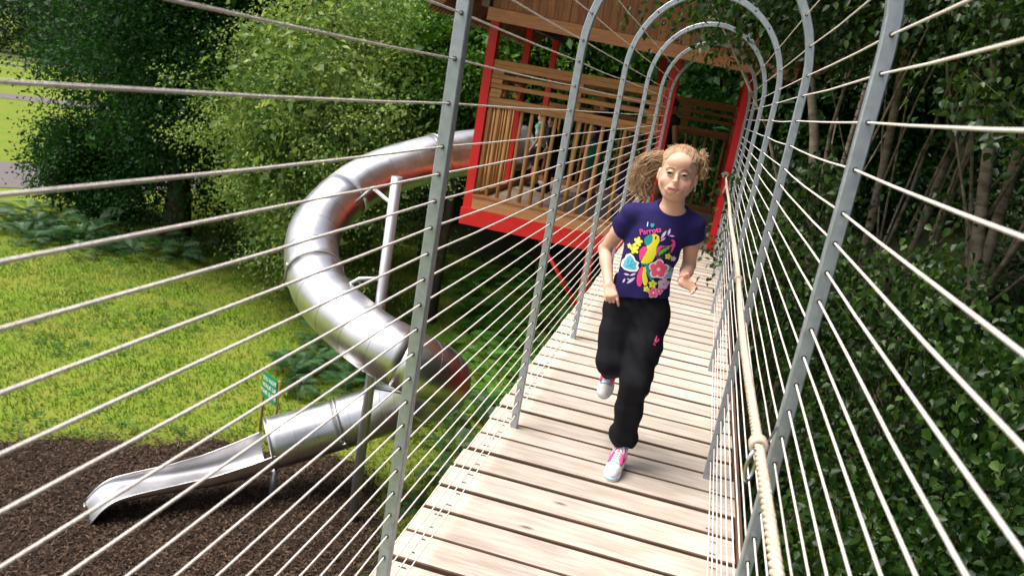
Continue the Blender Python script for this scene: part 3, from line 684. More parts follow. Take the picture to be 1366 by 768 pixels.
BG = [(-3.2, 24.5, 3.6, 'lf_mid', 'leafy green tree right behind the left tower posts'),
      (-.6, 24.2, 3.8, 'lf_mid', 'dark green tree behind the middle of the tower rail'),
      (1.3, 18.8, 3.1, 'lf_dark', 'shaded green tree seen through the tower entrance'),
      (-4.6, 25.5, 4.3, 'lf_wood', 'dark woodland tree deep behind the red tower post'),
      (.8, 25.0, 4.2, 'lf_dark', 'deep shaded tree far behind the tower entrance'),
      (-9.5, 29.5, 4.6, 'lf_wood', 'shadowy woodland tree behind the yellow green tree'),
      (-14.5, 30.5, 4.8, 'lf_wood', 'shadowy woodland tree far behind the spreading dark tree'),
      (-21.5, 35.5, 4.2, 'lf_wood', 'dark tree standing past the path behind the spreading tree'),
      (3.6, 22.5, 4.0, 'lf_dark', 'dark slope tree right of the tower entrance')]
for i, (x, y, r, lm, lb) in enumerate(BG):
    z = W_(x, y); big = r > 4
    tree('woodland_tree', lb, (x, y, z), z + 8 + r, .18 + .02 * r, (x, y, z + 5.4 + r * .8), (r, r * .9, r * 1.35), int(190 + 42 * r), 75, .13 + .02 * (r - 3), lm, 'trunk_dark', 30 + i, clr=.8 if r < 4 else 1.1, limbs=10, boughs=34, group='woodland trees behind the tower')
# far wood as one mass
rng = np.random.default_rng(77)
def wood_mass(name, label, n, fx, size, seed, lm='lf_wood'):
    rng = np.random.default_rng(seed); C = fx(rng, n); V, F, *_ = leaves(C, 1.1, 26, size, rng, .2)
    return tag(link(name, fast(name, V, F), lm), label, 'woodland', kind='stuff')
tree('evergreen_shrub', 'wide dark green shrub beside the path under the spreading tree', (-17.9, 20.9, GZ), GZ + 2.6, .09, (-17.9, 20.9, -3.15), (2.2, 2.0, 1.75), 240, 90, .10, 'lf_dark', 'trunk_dark', 17, cat='shrub', clr=.6, boughs=16, multi=2)
def fw(rng, n):
    x = rng.uniform(-112, 26, n); y = rng.uniform(33, 46, n) + np.clip(-(x + 14), 0, 100) * .62 + np.clip(-(x + 40), 0, 30) * .35
    k = n // 4; y[:k] = rng.uniform(68, 88, k); x[:k] = -y[:k] * rng.uniform(.72, 1.45, k)      # the wood beyond the field fence
    return np.stack([x, y, terr(x, y) + rng.uniform(0, 1, n) ** .8 * (9 + 2.5 * np.sin(x * .5))], 1)
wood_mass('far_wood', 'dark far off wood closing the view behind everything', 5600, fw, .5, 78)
def fr(rng, n):
    y = rng.uniform(-3, 46, n); x = np.where(y > 30, 3.0, 7.5) + rng.uniform(0, 1, n) ** 1.3 * 12 + np.clip(y - 14, 0, 20) * .1 + np.where(y > 30, rng.uniform(0, 12, n), 0)
    z = terr(x, y) + rng.uniform(0, 1, n) * 9
    k = int(n * .42); x[:k] = rng.uniform(2.2, 10, k); y[:k] = rng.uniform(-4, 18, k); z[:k] = 5.2 + .25 * x[:k] + rng.uniform(0, 1.8, k)      # unseen canopy layer, added to block sky light over the right wood
    return np.stack([x, y, z], 1)
wood_mass('slope_wood', 'dense dark wood filling the slope right of the bridge, plus an unseen canopy added for shade', 6000, fr, .22, 79)
# birches to the right
BR = [(2.67, 8.05, .085, (-.27, 0), 'birch between the first two hoops on the right with a trunk leaning towards the bridge'),
      (2.09, 8.74, .075, (-.05, 0), 'dark slim birch trunk seen just right of the near hoop'),
      (2.04, 9.25, .075, (.07, 0), 'pale thin birch leaning away to the right in the middle of the right wood'),
      (3.67, 7.96, .095, (-.2, 0), 'first of the close birch trunks at the far right edge'),
      (2.94, 8.45, .09, (0, 0), 'second of the close birch trunks at the far right edge'),
      (2.72, 10.43, .085, (.05, 0), 'birch set back behind the two close trunks at far right'),
      (1.9, 12.6, .07, (.02, -.05), 'birch beside the right tower post shading the last hoops')]
for i, (x, y, r, ln, lb) in enumerate(BR):
    z = W_(x, y)
    tree('birch_tree', lb, (x, y, z), 6.2 + .3 * i, r * .92, (x + ln[0] * 6 + .35, y, 3.3), (1.9, 1.9, 3.0), 210, 72, .066, 'lf_birch', 'trunk_birch', 50 + i, clr=.5, limbs=12, lean=ln, group='birches right of the bridge', droop=.6, six=True, low=-.3)
# low leafy saplings crowding the right side
def sapling(label, base, c, r, ncl, per, size, seed, near=0, lm='lf_birch'):
    rng = np.random.default_rng(seed); rq = random.Random(seed); t = thing('birch_sapling', base, label, 'sapling', 'leafy saplings by the bridge'); B = Vector(base)
    C = crown_points(c, r, ncl, rng, .35); mb = MB()
    for k in range(5):
        e = Vector(c) + Vector((rq.uniform(-.5, .5) * r[0], rq.uniform(-.6, .6) * r[1], r[2] * rq.uniform(.2, .9))); m_ = B.lerp(e, .5) + Vector((rq.uniform(-.2, .2), rq.uniform(-.2, .2), 0))
        mb.tube([B, B.lerp(m_, .5), m_, m_.lerp(e, .5), e], [.022, .018, .014, .009, .003], 6)
    for p in C[::3]:
        p = Vector(p); f = max(.25, min(.95, (p.z - B.z) / max(.3, (c[2] + r[2] - B.z)))) * .85; s = B.lerp(Vector((c[0], c[1], c[2] + r[2])), f)
        mb.tube([s, s.lerp(p, .5) + Vector((0, 0, .06)), p], [.008, .005, .002], 4)
    mb.obj('stem', 'trunk_dark', t)
    V, F, P, d, nr = leaves(C, .3, per, size, rng, .55, .68, .10, .8, None, True)
    if near:
        dist = np.linalg.norm(P - np.array([.16, 0, 1.6]), axis=1); idx = np.argsort(dist)[:near]
        for i in idx:
            q = V.reshape(-1, 6, 3)[i] - P[i]
            mrot = Matrix((np.cross(nr[i], d[i]), d[i], nr[i])).transposed().to_quaternion().to_euler()
            L = np.linalg.norm(q[3])
            share('leaf', LEAF, t, P[i], mrot, (L, L, L))
        keep = np.ones(len(P), bool); keep[idx] = False
        fk = np.tile(keep, 4); F = F[fk]
        used = np.unique(F); remap = -np.ones(len(V), int); remap[used] = np.arange(len(used)); V = V[used]; F = remap[F]
    link('foliage', fast('foliage', V - np.array(base), F), lm, t)
    return t
LEAF = bpy.data.meshes.new('leaf')
LEAF.from_pydata([(0, 0, 0), (.34, .28, .08), (.28, .60, .07), (0, 1, -.08), (-.28, .60, .07), (-.34, .28, .08), (0, .3, 0), (0, .62, 0)], [], [(0, 1, 6), (6, 1, 2, 7), (7, 2, 3), (0, 6, 5), (6, 7, 4, 5), (7, 3, 4)])
LEAF.materials.append(leaf_mat('single_birch_leaf', (.013, .038, .008), (.026, .065, .012), (.075, .125, .022), .35, .4, .5, .6))
SP = [('bushy sapling nearest the camera filling the lower right corner', (2.7, 3.6, W_(2.7, 3.6)), (2.5, 3.7, -.7), (1.1, 1.5, 1.7), 190, 56, .062, 61, 110),
      ('sapling with leaning leafy sprays level with the near hoop', (2.9, 5.0, W_(2.9, 5.0)), (2.6, 4.9, -.2), (1.0, 1.2, .95), 160, 56, .062, 62, 110),
      ('broad sapling behind the second hoop low beside the deck', (2.1, 6.4, W_(2.1, 6.4)), (1.95, 6.3, -.6), (1.0, 1.5, 1.6), 190, 60, .058, 63, 30),
      ('sapling poking leaves through the ropes beside the third hoop', (1.2, 7.6, W_(1.2, 7.6)), (1.05, 7.6, .3), (.50, 1.0, 1.15), 95, 44, .06, 64, 30),
      ('sapling brushing the deck edge near the tower entrance', (1.25, 9.4, W_(1.25, 9.4)), (1.05, 9.2, .5), (.55, .8, 1.2), 90, 44, .065, 65, 0),
      ('tall sapling in the right wood between the birch trunks', (3.9, 6.3, W_(3.9, 6.3)), (3.7, 6.4, -.5), (1.4, 1.5, 1.3), 210, 60, .064, 66, 0),
      ('dark sapling at the top right behind the near hoop', (3.3, 5.2, W_(3.3, 5.2)), (2.9, 5.8, 2.35), (1.3, 1.5, .95), 170, 60, .064, 67, 0),
      ('low sapling under the deck edge at bottom right', (1.5, 4.6, W_(1.5, 4.6)), (1.5, 4.4, -1.5), (.7, 1.6, 1.2), 160, 60, .062, 68, 0)]
for a in SP: sapling(*a[:8], near=a[8])
# branch overhanging the middle hoops
bt = thing('overhanging_branch', (2.35, 8.6, 3.4), 'leafy birch branch hanging over the tops of the middle hoops', 'branch')
rq = random.Random(8); mb = MB(); C = []
for (s, e) in (((2.35, 8.6, 3.4), (-.55, 7.3, 2.62)), ((1.8, 8.4, 3.3), (.25, 6.5, 2.60)), ((1.4, 8.3, 3.2), (.5, 8.6, 2.35)), ((.6, 7.9, 3.0), (.05, 8.6, 2.50)), ((1.0, 8.0, 3.1), (.75, 7.0, 2.35))):
    s, e = Vector(s), Vector(e); m_ = s.lerp(e, .5) + Vector((0, 0, .12)); pp = catmull([s, m_, e], 8)
    mb.tube(pp, list(np.linspace(.014, .002, len(pp))), 5)
    for p in pp[5:]:
        for k in range(5):
            q = p + Vector((rq.gauss(0, .2), rq.gauss(0, .2), rq.uniform(-.30, .14))); mb.tube([p, p.lerp(q, .5) + Vector((0, 0, .02)), q], [.003, .002, .001], 3); C.append(tuple(q))
mb.obj('stem', 'trunk_dark', bt)
V, F, P, d, nr = leaves(np.array(C), .24, 20, .062, np.random.default_rng(9), .6, .7, .1, .8, None, True)
link('foliage', fast('foliage', V - np.array((2.35, 8.6, 3.4)), F), 'lf_birch', bt)
# bracken and ferns: each plant a thing of fronds
def frond_mesh(L, seed, n=20):
    rq = random.Random(seed); V = []; Fq = []
    def P(t): return Vector((0, L * (t - .12 * t * t), L * (.55 * t - .62 * t * t)))
    for i in range(1, n + 1):
        t = .14 + .84 * i / n; c = P(t); ln = L * .30 * math.sin(PI * min(1, (1.04 - t) * 1.15)) ** .8 + .01
        for s in (-1, 1):
            tip = c + Vector((s * ln, ln * .42, -.22 * ln + rq.uniform(-.02, .02))); wv = Vector((0, L * .0165, 0)); b = len(V)
            mid = c.lerp(tip, .45)
            V += [c - wv * .6, mid - wv, tip, mid + wv * 1.1, c + wv * .6]
            Fq += [(b, b + 1, b + 3, b + 4), (b + 1, b + 2, b + 3)]
    b = len(V)
    for i in range(6): c = P(i / 5); V += [c + Vector((-.006, 0, 0)), c + Vector((.006, 0, 0))]
    Fq += [(b + 2 * i, b + 2 * i + 1, b + 2 * i + 3, b + 2 * i + 2) for i in range(5)]
    me = bpy.data.meshes.new('frond'); me.from_pydata(V, [], Fq); me.update(); return me
def bracken_bank(name, label, spots, m, nf, seed):
    rq = random.Random(seed); fms = [frond_mesh(1.0, k) for k in (1, 2, 3)]; tris = []; Vs = []; b = 0
    arr = []
    for me in fms:
        me.calc_loop_triangles(); v = np.array([q.co for q in me.vertices]); f = np.array([t.vertices[:] for t in me.loop_triangles]); arr.append((v, f)); bpy.data.meshes.remove(me)
    for x, y, sc in spots:
        for j in range(7):
            X, Y = x + rq.uniform(-.8, .8) * (j > 0), y + rq.uniform(-.8, .8) * (j > 0); S0 = .68 * sc * rq.uniform(.6, 1.15)
            for k in range(nf):
                v, f = rq.choice(arr); s_ = S0 * rq.uniform(.6, 1.1)
                R = np.array(Matrix.Rotation(2 * PI * k / nf + rq.uniform(-.4, .4), 3, 'Z') @ Matrix.Rotation(rq.uniform(-.3, .3), 3, 'Y') @ Matrix.Rotation(rq.uniform(-.2, .6), 3, 'X'))
                Vs.append(v @ R.T * s_ + np.array([X, Y, W_(X, Y) + .3 * S0 * rq.uniform(.3, 1.5)])); tris.append(f + b); b += len(v)
    return tag(link(name, fast(name, np.concatenate(Vs), np.concatenate(tris)), m), label, 'bracken', kind='stuff')
bracken_bank('bracken_bank', 'bright green bracken covering the sunlit bank below the tower', [(-5.3, 21.2, 1.0), (-4.6, 20.2, 1.0), (-3.9, 19.0, 1.05), (-3.0, 18.3, 1.0), (-4.4, 22.8, 1.0), (-3.2, 20.6, 1.0), (-2.3, 19.6, 1.0), (-3.4, 16.9, .9), (-2.6, 16.2, .9), (-4.2, 17.6, .9), (-1.8, 17.5, 1.0), (-2.1, 15.0, .8), (-3.7, 15.5, .75), (-1.9, 21.5, 1.0), (-5.0, 18.7, .8), (-1.2, 19.0, 1.0), (-.9, 15.8, .9), (-2.9, 14.4, .8), (-4.6, 16.2, .7), (-3.5, 23.6, 1.1), (-2.4, 23.0, 1.1), (-1.2, 22.4, 1.1), (-4.9, 24.6, 1.1), (-5.9, 23.0, 1.0), (-.2, 21.0, 1.0), (-3.0, 25.8, 1.2), (-1.4, 25.4, 1.2), (-4.5, 26.6, 1.2)], 'fern', 7, 21)
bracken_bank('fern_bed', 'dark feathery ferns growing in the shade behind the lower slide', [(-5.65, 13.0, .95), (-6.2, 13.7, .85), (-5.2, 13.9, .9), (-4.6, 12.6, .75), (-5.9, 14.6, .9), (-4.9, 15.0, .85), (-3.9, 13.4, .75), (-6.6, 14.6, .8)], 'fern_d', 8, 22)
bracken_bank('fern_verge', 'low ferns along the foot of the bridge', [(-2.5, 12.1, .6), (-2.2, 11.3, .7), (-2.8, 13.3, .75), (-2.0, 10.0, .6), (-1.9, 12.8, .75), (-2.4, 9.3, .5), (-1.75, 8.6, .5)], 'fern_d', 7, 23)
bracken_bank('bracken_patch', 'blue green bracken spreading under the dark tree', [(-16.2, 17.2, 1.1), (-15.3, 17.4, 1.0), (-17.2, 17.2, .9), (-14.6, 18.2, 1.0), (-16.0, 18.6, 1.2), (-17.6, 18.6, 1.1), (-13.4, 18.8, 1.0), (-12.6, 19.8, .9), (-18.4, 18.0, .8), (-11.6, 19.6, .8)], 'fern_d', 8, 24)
# ground cover under the bridge and in the wood
def gc(rng, n):
    x = rng.uniform(-2.2, 9, n); y = rng.uniform(1, 24, n); return np.stack([x, y, terr(x, y) + rng.uniform(0, .7, n)], 1)
rng = np.random.default_rng(90); C = gc(rng, 1100); V, F, *_ = leaves(C, .5, 26, .11, rng, .1)
tag(link('undergrowth', fast('undergrowth', V, F), 'lf_wood'), 'dark leafy undergrowth covering the wood floor beside the bridge', 'undergrowth', kind='stuff')

# ------------------------------------------------------------------ people: distance fields turned into one continuous skin
class Field:
    def __init__(s, lo, hi, h):
        s.lo = np.array(lo, float); s.h = h; s.n = np.ceil((np.array(hi) - s.lo) / h).astype(int) + 1
        s.F = np.full(s.n, .5, np.float32)
    def _sub(s, lo, hi):
        a = np.maximum(0, np.floor((np.asarray(lo) - s.lo) / s.h).astype(int)); b = np.minimum(s.n, np.ceil((np.asarray(hi) - s.lo) / s.h).astype(int) + 1)
        if np.any(b <= a): return None, None
        sl = tuple(slice(i, j) for i, j in zip(a, b))
        g = np.meshgrid(*[s.lo[k] + s.h * np.arange(a[k], b[k]) for k in range(3)], indexing='ij', sparse=True)
        return sl, g
    def _put(s, sl, d, k, op):
        A = s.F[sl]
        if op == 'cut':      # remove d<0
            d = -d
            if k > 0:
                t = np.clip(.5 - .5 * (d - A) / k, 0, 1); s.F[sl] = d * (1 - t) + A * t + k * t * (1 - t)
            else: s.F[sl] = np.maximum(A, d)
        else:
            if k > 0:
                t = np.clip(.5 + .5 * (A - d) / k, 0, 1); s.F[sl] = A * (1 - t) + d * t - k * t * (1 - t)
            else: s.F[sl] = np.minimum(A, d)
    def cap(s, a, b, ra, rb=None, k=.01, op='add'):
        rb = ra if rb is None else rb; a = np.array(a, float); b = np.array(b, float); m = max(ra, rb) + k + .02
        sl, g = s._sub(np.minimum(a, b) - m, np.maximum(a, b) + m)
        if sl is None: return s
        ba = b - a; L2 = ba @ ba + 1e-12
        t = np.clip(sum((g[i] - a[i]) * ba[i] for i in range(3)) / L2, 0, 1)
        d = np.sqrt(sum((g[i] - a[i] - ba[i] * t) ** 2 for i in range(3))) - (ra + (rb - ra) * t)
        s._put(sl, d.astype(np.float32), k, op); return s
    def chain(s, pts, rs, k=.01):
        for i in range(len(pts) - 1): s.cap(pts[i], pts[i + 1], rs[i], rs[i + 1], k)
        return s
    def ell(s, c, r, k=.01, op='add', rot=None):
        c = np.array(c, float); r = np.array(r, float); m = r.max() + k + .02
        sl, g = s._sub(c - m, c + m)
        if sl is None: return s
        p = [g[i] - c[i] for i in range(3)]
        if rot is not None:
            Rm = np.array(rot.transposed() if isinstance(rot, Matrix) else rot); p = [Rm[i][0] * p[0] + Rm[i][1] * p[1] + Rm[i][2] * p[2] for i in range(3)]
        k0 = np.sqrt(sum((p[i] / r[i]) ** 2 for i in range(3))); k1 = np.sqrt(sum((p[i] / r[i] ** 2) ** 2 for i in range(3))) + 1e-9
        s._put(sl, (k0 * (k0 - 1) / k1).astype(np.float32), k, op); return s
    def loft(s, secs, k=.01):
        """stack of elliptic sections (z, cx, cy, rx, ry)"""
        S = np.array(sorted(secs)); m = k + .02
        sl, g = s._sub((min(S[:, 1] - S[:, 3]) - m, min(S[:, 2] - S[:, 4]) - m, S[0, 0] - m), (max(S[:, 1] + S[:, 3]) + m, max(S[:, 2] + S[:, 4]) + m, S[-1, 0] + m))
        z = g[2]; q = [np.interp(z, S[:, 0], S[:, i]) for i in range(1, 5)]
        u = (g[0] - q[0]) / q[2]; v = (g[1] - q[1]) / q[3]; rr_ = np.sqrt(u * u + v * v)
        d = (rr_ - 1) * np.sqrt((u * u * q[2] ** 2 + v * v * q[3] ** 2) / (rr_ ** 2 + 1e-6) + 1e-9)
        dz = np.maximum(S[0, 0] - z, z - S[-1, 0]) + 0 * d
        d = np.where(dz > 0, np.sqrt(np.maximum(d, 0) ** 2 + dz ** 2), np.maximum(d, dz)) if True else d
        s._put(sl, d.astype(np.float32), k, 'add'); return s
    def plane(s, p, n):
        """remove the side n points to"""
        n = np.array(n, float); n /= np.linalg.norm(n)
        g = np.meshgrid(*[s.lo[k] + s.h * np.arange(s.n[k]) for k in range(3)], indexing='ij', sparse=True)
        d = sum((g[i] - p[i]) * n[i] for i in range(3)); s.F = np.maximum(s.F, d.astype(np.float32)); return s
    def planebox(s, p, n, lo, hi):
        sl, g = s._sub(lo, hi); n = np.array(n, float); n /= np.linalg.norm(n)
        d = sum((g[i] - p[i]) * n[i] for i in range(3)); s.F[sl] = np.maximum(s.F[sl], d.astype(np.float32)); return s
    def wrinkle(s, f):
        g = np.meshgrid(*[s.lo[k] + s.h * np.arange(s.n[k]) for k in range(3)], indexing='ij', sparse=True)
        s.F = s.F + f(*g).astype(np.float32); return s
    def mesh(s, name, parent, m, org=None):
        F = s.F; ins = F < 0; nx, ny, nz = F.shape
        c = [ins[i:nx - 1 + i, j:ny - 1 + j, k:nz - 1 + k] for i in (0, 1) for j in (0, 1) for k in (0, 1)]
        cnt = sum(x.astype(np.int8) for x in c); act = (cnt > 0) & (cnt < 8)
        idx = np.argwhere(act); vid = -np.ones(act.shape, int); vid[act] = np.arange(len(idx))
        acc = np.zeros((len(idx), 3)); num = np.zeros(len(idx))
        corners = [(i, j, k) for i in (0, 1) for j in (0, 1) for k in (0, 1)]
        val = {q: F[idx[:, 0] + q[0], idx[:, 1] + q[1], idx[:, 2] + q[2]].astype(float) for q in corners}
        for a in corners:
            for ax in range(3):
                if a[ax] == 0:
                    b = tuple(a[i] + (i == ax) for i in range(3)); fa, fb = val[a], val[b]; cr = (fa < 0) != (fb < 0)
                    t = np.where(cr, fa / np.where(cr, fa - fb, 1), 0); p = np.array(a, float)[None, :] + np.zeros((len(idx), 3)); p[:, ax] += t
                    acc[cr] += p[cr]; num[cr] += 1
        V = s.lo + s.h * (idx + acc / num[:, None]); Q = []
        for ax in range(3):
            A = np.moveaxis(ins, ax, 0); cr = A[:-1] != A[1:]; fl = A[:-1] & ~A[1:]
            Vd = np.moveaxis(vid, ax, 0)     # (cells along ax, o1, o2)
            C = cr[:, 1:-1, 1:-1]; w_ = np.argwhere(C); i, j, k = w_[:, 0], w_[:, 1] + 1, w_[:, 2] + 1
            q = np.stack([Vd[i, j - 1, k - 1], Vd[i, j, k - 1], Vd[i, j, k], Vd[i, j - 1, k]], 1)
            f = fl[:, 1:-1, 1:-1][C]
            if ax == 1: f = ~f
            q[~f] = q[~f][:, ::-1]; Q.append(q)
        Q = np.concatenate(Q); Q = Q[(Q >= 0).all(1)]
        # light smoothing
        for _ in range(1):
            sm = np.zeros_like(V); ct = np.zeros(len(V))
            for a, b in ((0, 1), (1, 2), (2, 3), (3, 0)):
                np.add.at(sm, Q[:, a], V[Q[:, b]]); np.add.at(ct, Q[:, a], 1); np.add.at(sm, Q[:, b], V[Q[:, a]]); np.add.at(ct, Q[:, b], 1)
            V = V * .5 + .5 * sm / np.maximum(ct, 1)[:, None]
        o = np.array(ORG[parent.name]) if parent else 0
        return link(name, fast(name, V - o, Q, True), m, parent), V, Q

def vlerp(a, b, t): return np.array(a) * (1 - t) + np.array(b) * t
def hand(f, W, fw, sd, curls, L=.058, pr=.0125, fr=.0066, thumb=(.55, .75, -.35), tl=.048, spread=.10, sp=.0135, sg=1):
    """palm, four unequal bent fingers and a thumb; fw wrist->knuckles, sd little finger->index"""
    fw = Vector(fw).normalized(); sd = Vector(sd); sd = (sd - fw * sd.dot(fw)).normalized(); n = sd.cross(fw) * sg      # back of the hand
    W = Vector(W); kn = []
    for i, o in enumerate((1.45, .5, -.45, -1.35)):
        k_ = W + fw * (L * (1.0 if i in (1, 2) else .93)) + sd * (o * sp); kn.append(k_)
        f.cap(W + sd * (o * sp * .6) + fw * .006, k_, pr * .92, pr * .78, .008)
    for i, (k_, c, ln) in enumerate(zip(kn, [abs(c) for c in curls[1:]], (.056, .062, .058, .046))):
        d = (fw + sd * ((1.5 - i) * spread)).normalized(); p = k_
        for j, fr_ in enumerate((.42, .32, .26)):
            d = Matrix.Rotation(-sg * c * (.75, 1.0, .8)[j], 3, sd) @ d
            q = p + d * (ln * fr_); f.cap(p, q, fr * (1.08, .98, .9)[j], fr * (.98, .9, .78)[j], .003); p = q
    b = W + fw * .014 + sd * .016; d = (fw * thumb[0] + sd * thumb[1] + n * thumb[2]).normalized(); m_ = b + d * tl * .55; d2 = (d + fw * .6).normalized()
    f.cap(b, m_, .0105, .0085, .008); f.cap(m_, m_ + d2 * tl * .5, .0082, .0062, .004)

# --- the running girl
girl = thing('person', (.06, 3.36, 0), 'fair haired girl in printed navy T-shirt and black joggers running along the deck', 'person')
HX, HYc = .050, 3.40
sk = Field((-.30, 3.14, .70), (.30, 3.62, 1.50), .0034)
# neck, chest, shoulders
sk.loft([(.84, .0, 3.445, .105, .075), (.95, .005, 3.44, .105, .074), (1.08, .024, 3.432, .113, .076), (1.14, .036, 3.428, .112, .064), (1.172, .044, 3.428, .085, .052), (1.20, .050, 3.425, .052, .046)], .01)
sk.chain([(.060, 3.425, 1.17), (.055, 3.412, 1.24), (.050, 3.405, 1.30)], [.046, .0415, .042], .025)
sk.cap((.050, 3.425, 1.188), (-.085, 3.43, 1.158), .036, .030, .03); sk.cap((.055, 3.425, 1.188), (.150, 3.435, 1.166), .036, .030, .03)
# head
sk.ell((HX, 3.405, 1.385), (.0735, .090, .085), .02)
sk.ell((HX - .001, 3.364, 1.326), (.0640, .060, .072), .025)
sk.ell((HX - .002, 3.334, 1.2735), (.026, .024, .022), .028)      # chin
sk.cap((HX - .050, 3.388, 1.312), (HX - .020, 3.346, 1.276), .020, .017, .03); sk.cap((HX + .048, 3.388, 1.312), (HX + .016, 3.346, 1.276), .020, .017, .03)
for s in (-1, 1): sk.ell((HX + s * .0385, 3.3265, 1.3265), (.0235, .016, .0185), .022)      # cheeks pushed up by the smile
sk.ell((HX, 3.322, 1.407), (.046, .024, .030), .03)               # forehead
EYZ = 1.3615; EX_ = .0300
for s in (-1, 1): sk.ell((HX + s * EX_, 3.2975, EYZ), (.0175, .0125, .0095), .008, 'cut')
for s in (-1, 1): sk.cap((HX + s * .013, 3.3085, 1.379), (HX + s * .046, 3.322, 1.379), .0065, .006, .010)   # brow ridge
sk.chain([(HX, 3.3055, 1.368), (HX, 3.298, 1.350), (HX, 3.286, 1.3365)], [.0052, .0062, .0078], .010)
sk.ell((HX, 3.2835, 1.3340), (.0094, .0090, .0078), .006)
for s in (-1, 1): sk.ell((HX + s * .0098, 3.2910, 1.3320), (.0060, .0072, .0058), .005)
for s in (-1, 1): sk.ell((HX + s * .0052, 3.2835, 1.3262), (.0030, .0045, .0024), .002, 'cut')
mz = 1.2985
sk.ell((HX, 3.3085, 1.2985), (.036, .0165, .0215), .018)          # muzzle
sk.ell((HX, 3.2890, mz - .0005), (.0250, .0150, .0062), .002, 'cut')   # open mouth
sk.cap((HX - .012, 3.3025, mz - .0130), (HX + .012, 3.3025, mz - .0130), .0070, .0070, .006)   # lower lip roll
for s in (-1, 1): sk.cap((HX + s * .0225, 3.2975, 1.324), (HX + s * .0365, 3.3075, 1.302), .0020, .0016, .006, 'cut')   # smile folds
for s in (-1, 1):                                                # ears
    e = (HX + s * .0775, 3.400, 1.342); sk.ell(e, (.0085, .016, .028), .006); sk.ell((e[0] + s * .006, e[1] - .006, e[2] + .004), (.004, .009, .015), .004, 'cut')
for s in (-1, 1):                                                # eyelids
    for a in np.linspace(-1, 1, 7):
        sk.ell((HX + s * EX_ + a * .0125, 3.3046 + .0045 * a * a + .0025 * s * a, EYZ + .0070 - .0056 * a * a), (.0036, .0042, .0023), .006)
        sk.ell((HX + s * EX_ + a * .0120, 3.3055 + .0045 * a * a + .0025 * s * a, EYZ - .0074 + .0048 * a * a), (.0040, .0044, .0026), .003)
# arms: her right hangs bent and forward, her left is bent with the palm ahead
SR, ER, WR = (-.108, 3.435, 1.145), (-.200, 3.515, .960), (-.136, 3.340, .842)
SL, EL, WL = (.160, 3.44, 1.152), (.176, 3.515, .968), (.166, 3.335, .924)
for S_, E_, W2 in ((SR, ER, WR), (SL, EL, WL)):
    sk.chain([S_, vlerp(S_, E_, .5), E_], [.0385, .034, .029], .012); sk.ell(E_, (.027, .029, .028), .012)
    sk.chain([E_, vlerp(E_, W2, .35), W2], [.0285, .0285, .0195], .01)
hand(sk, WR, (.40, -.62, -.62), (.85, .25, .25), (1, .55, 1.25, 1.35, 1.4), thumb=(.6, .35, -.7), sg=-1)
hand(sk, WL, (.62, -.62, .05), (-.12, -.12, 1.0), (1, .35, .35, .42, .5), thumb=(.55, .85, -.45), sp=.0128)
_, BV, BQ = sk.mesh('body', girl, 'skin')
bvb = BVHTree.FromPolygons([Vector(v) for v in BV], [tuple(q) for q in BQ])
def onface(x, z, lift=0.0):
    h_ = bvb.ray_cast(Vector((x, 3.0, z)), Vector((0, 1, 0)), .5); return (h_[0] + Vector((0, -lift, 0))) if h_[0] else Vector((x, 3.33, z))
# her bare ankle is hidden by sock and cuff; eyes, lips, brows
ey = MB()
def ball(mb, c, r, n=10, m_=14, sx=1, sy=1, sz=1):
    V = [(c[0] + r * sx * math.sin(PI * i / n) * math.cos(2 * PI * j / m_), c[1] + r * sy * math.sin(PI * i / n) * math.sin(2 * PI * j / m_), c[2] + r * sz * math.cos(PI * i / n)) for i in range(n + 1) for j in range(m_)]
    return mb.add(V, [(i * m_ + j, (i + 1) * m_ + j, (i + 1) * m_ + (j + 1) % m_, i * m_ + (j + 1) % m_) for i in range(n) for j in range(m_)], True)
for s in (-1, 1):
    c = (HX + s * EX_, 3.3160, EYZ - .0008)
    e = ball(MB(), c, .0119).obj('eye', 'eye', girl)
    ball(MB(), (c[0] - .0008, c[1] - .0084, c[2] + .0002), .0074, 8, 12, 1, .62, 1).obj('iris', 'iris', e)
    MB().tube([(c[0] + a * .0135, 3.2995 + .0050 * a * a + .0025 * s * a, EYZ + .0047 - .0050 * a * a) for a in np.linspace(-1, 1, 9)], [.0008, .0014, .0018, .0021, .0021, .0021, .0019, .0016, .0010], 5).obj('eyelash', 'lash', e)
    MB().tube([onface(HX + s * (.012 + .033 * t), 1.3795 + .0040 * math.sin(PI * min(1, t * 1.1)) + .0008 * t, -.0004) for t in np.linspace(0, 1, 8)], [.0014, .0024, .0029, .0028, .0025, .0020, .0015, .0008], 5).obj('eyebrow', 'brow', girl)
def lipz(a, up): return mz + .0080 * a * a + ((.0064 * (1 - a * a) - .0012 * math.exp(-(a * 5) ** 2)) if up else -.0078 * (1 - a * a))
for up, r, nm in ((True, .0022, 'upper_lip'), (False, .0029, 'lower_lip')):
    A = np.linspace(-1, 1, 15); MB().tube([onface(HX - .0005 + a * .0300, lipz(a, up), .0002) for a in A], [r * (.25 + .75 * math.sqrt(1 - a * a)) for a in A], 8).obj(nm, 'lip', girl)
ball(MB(), (HX, 3.3045, mz - .0008), 1, 8, 16, .0235, .0030, .0072).obj('mouth', 'mouth', girl)
tt = MB()
for i in range(-5, 5):
    x = HX + (i + .5) * .0042; y = 3.2975 + .00042 * (i + .5) ** 2; tt.box((x - .0019, y, mz + .0002), (x + .0021, y + .004, mz + .0055))
tt.obj('front_teeth', 'tooth', girl, 'stuff')
er = MB(); ball(er, (HX + .081, 3.392, 1.314), .003, 6, 8); ball(er, (HX + .082, 3.391, 1.303), .0036, 6, 8, .7, .7, 1.5); er.obj('earring', 'pwhite', girl)
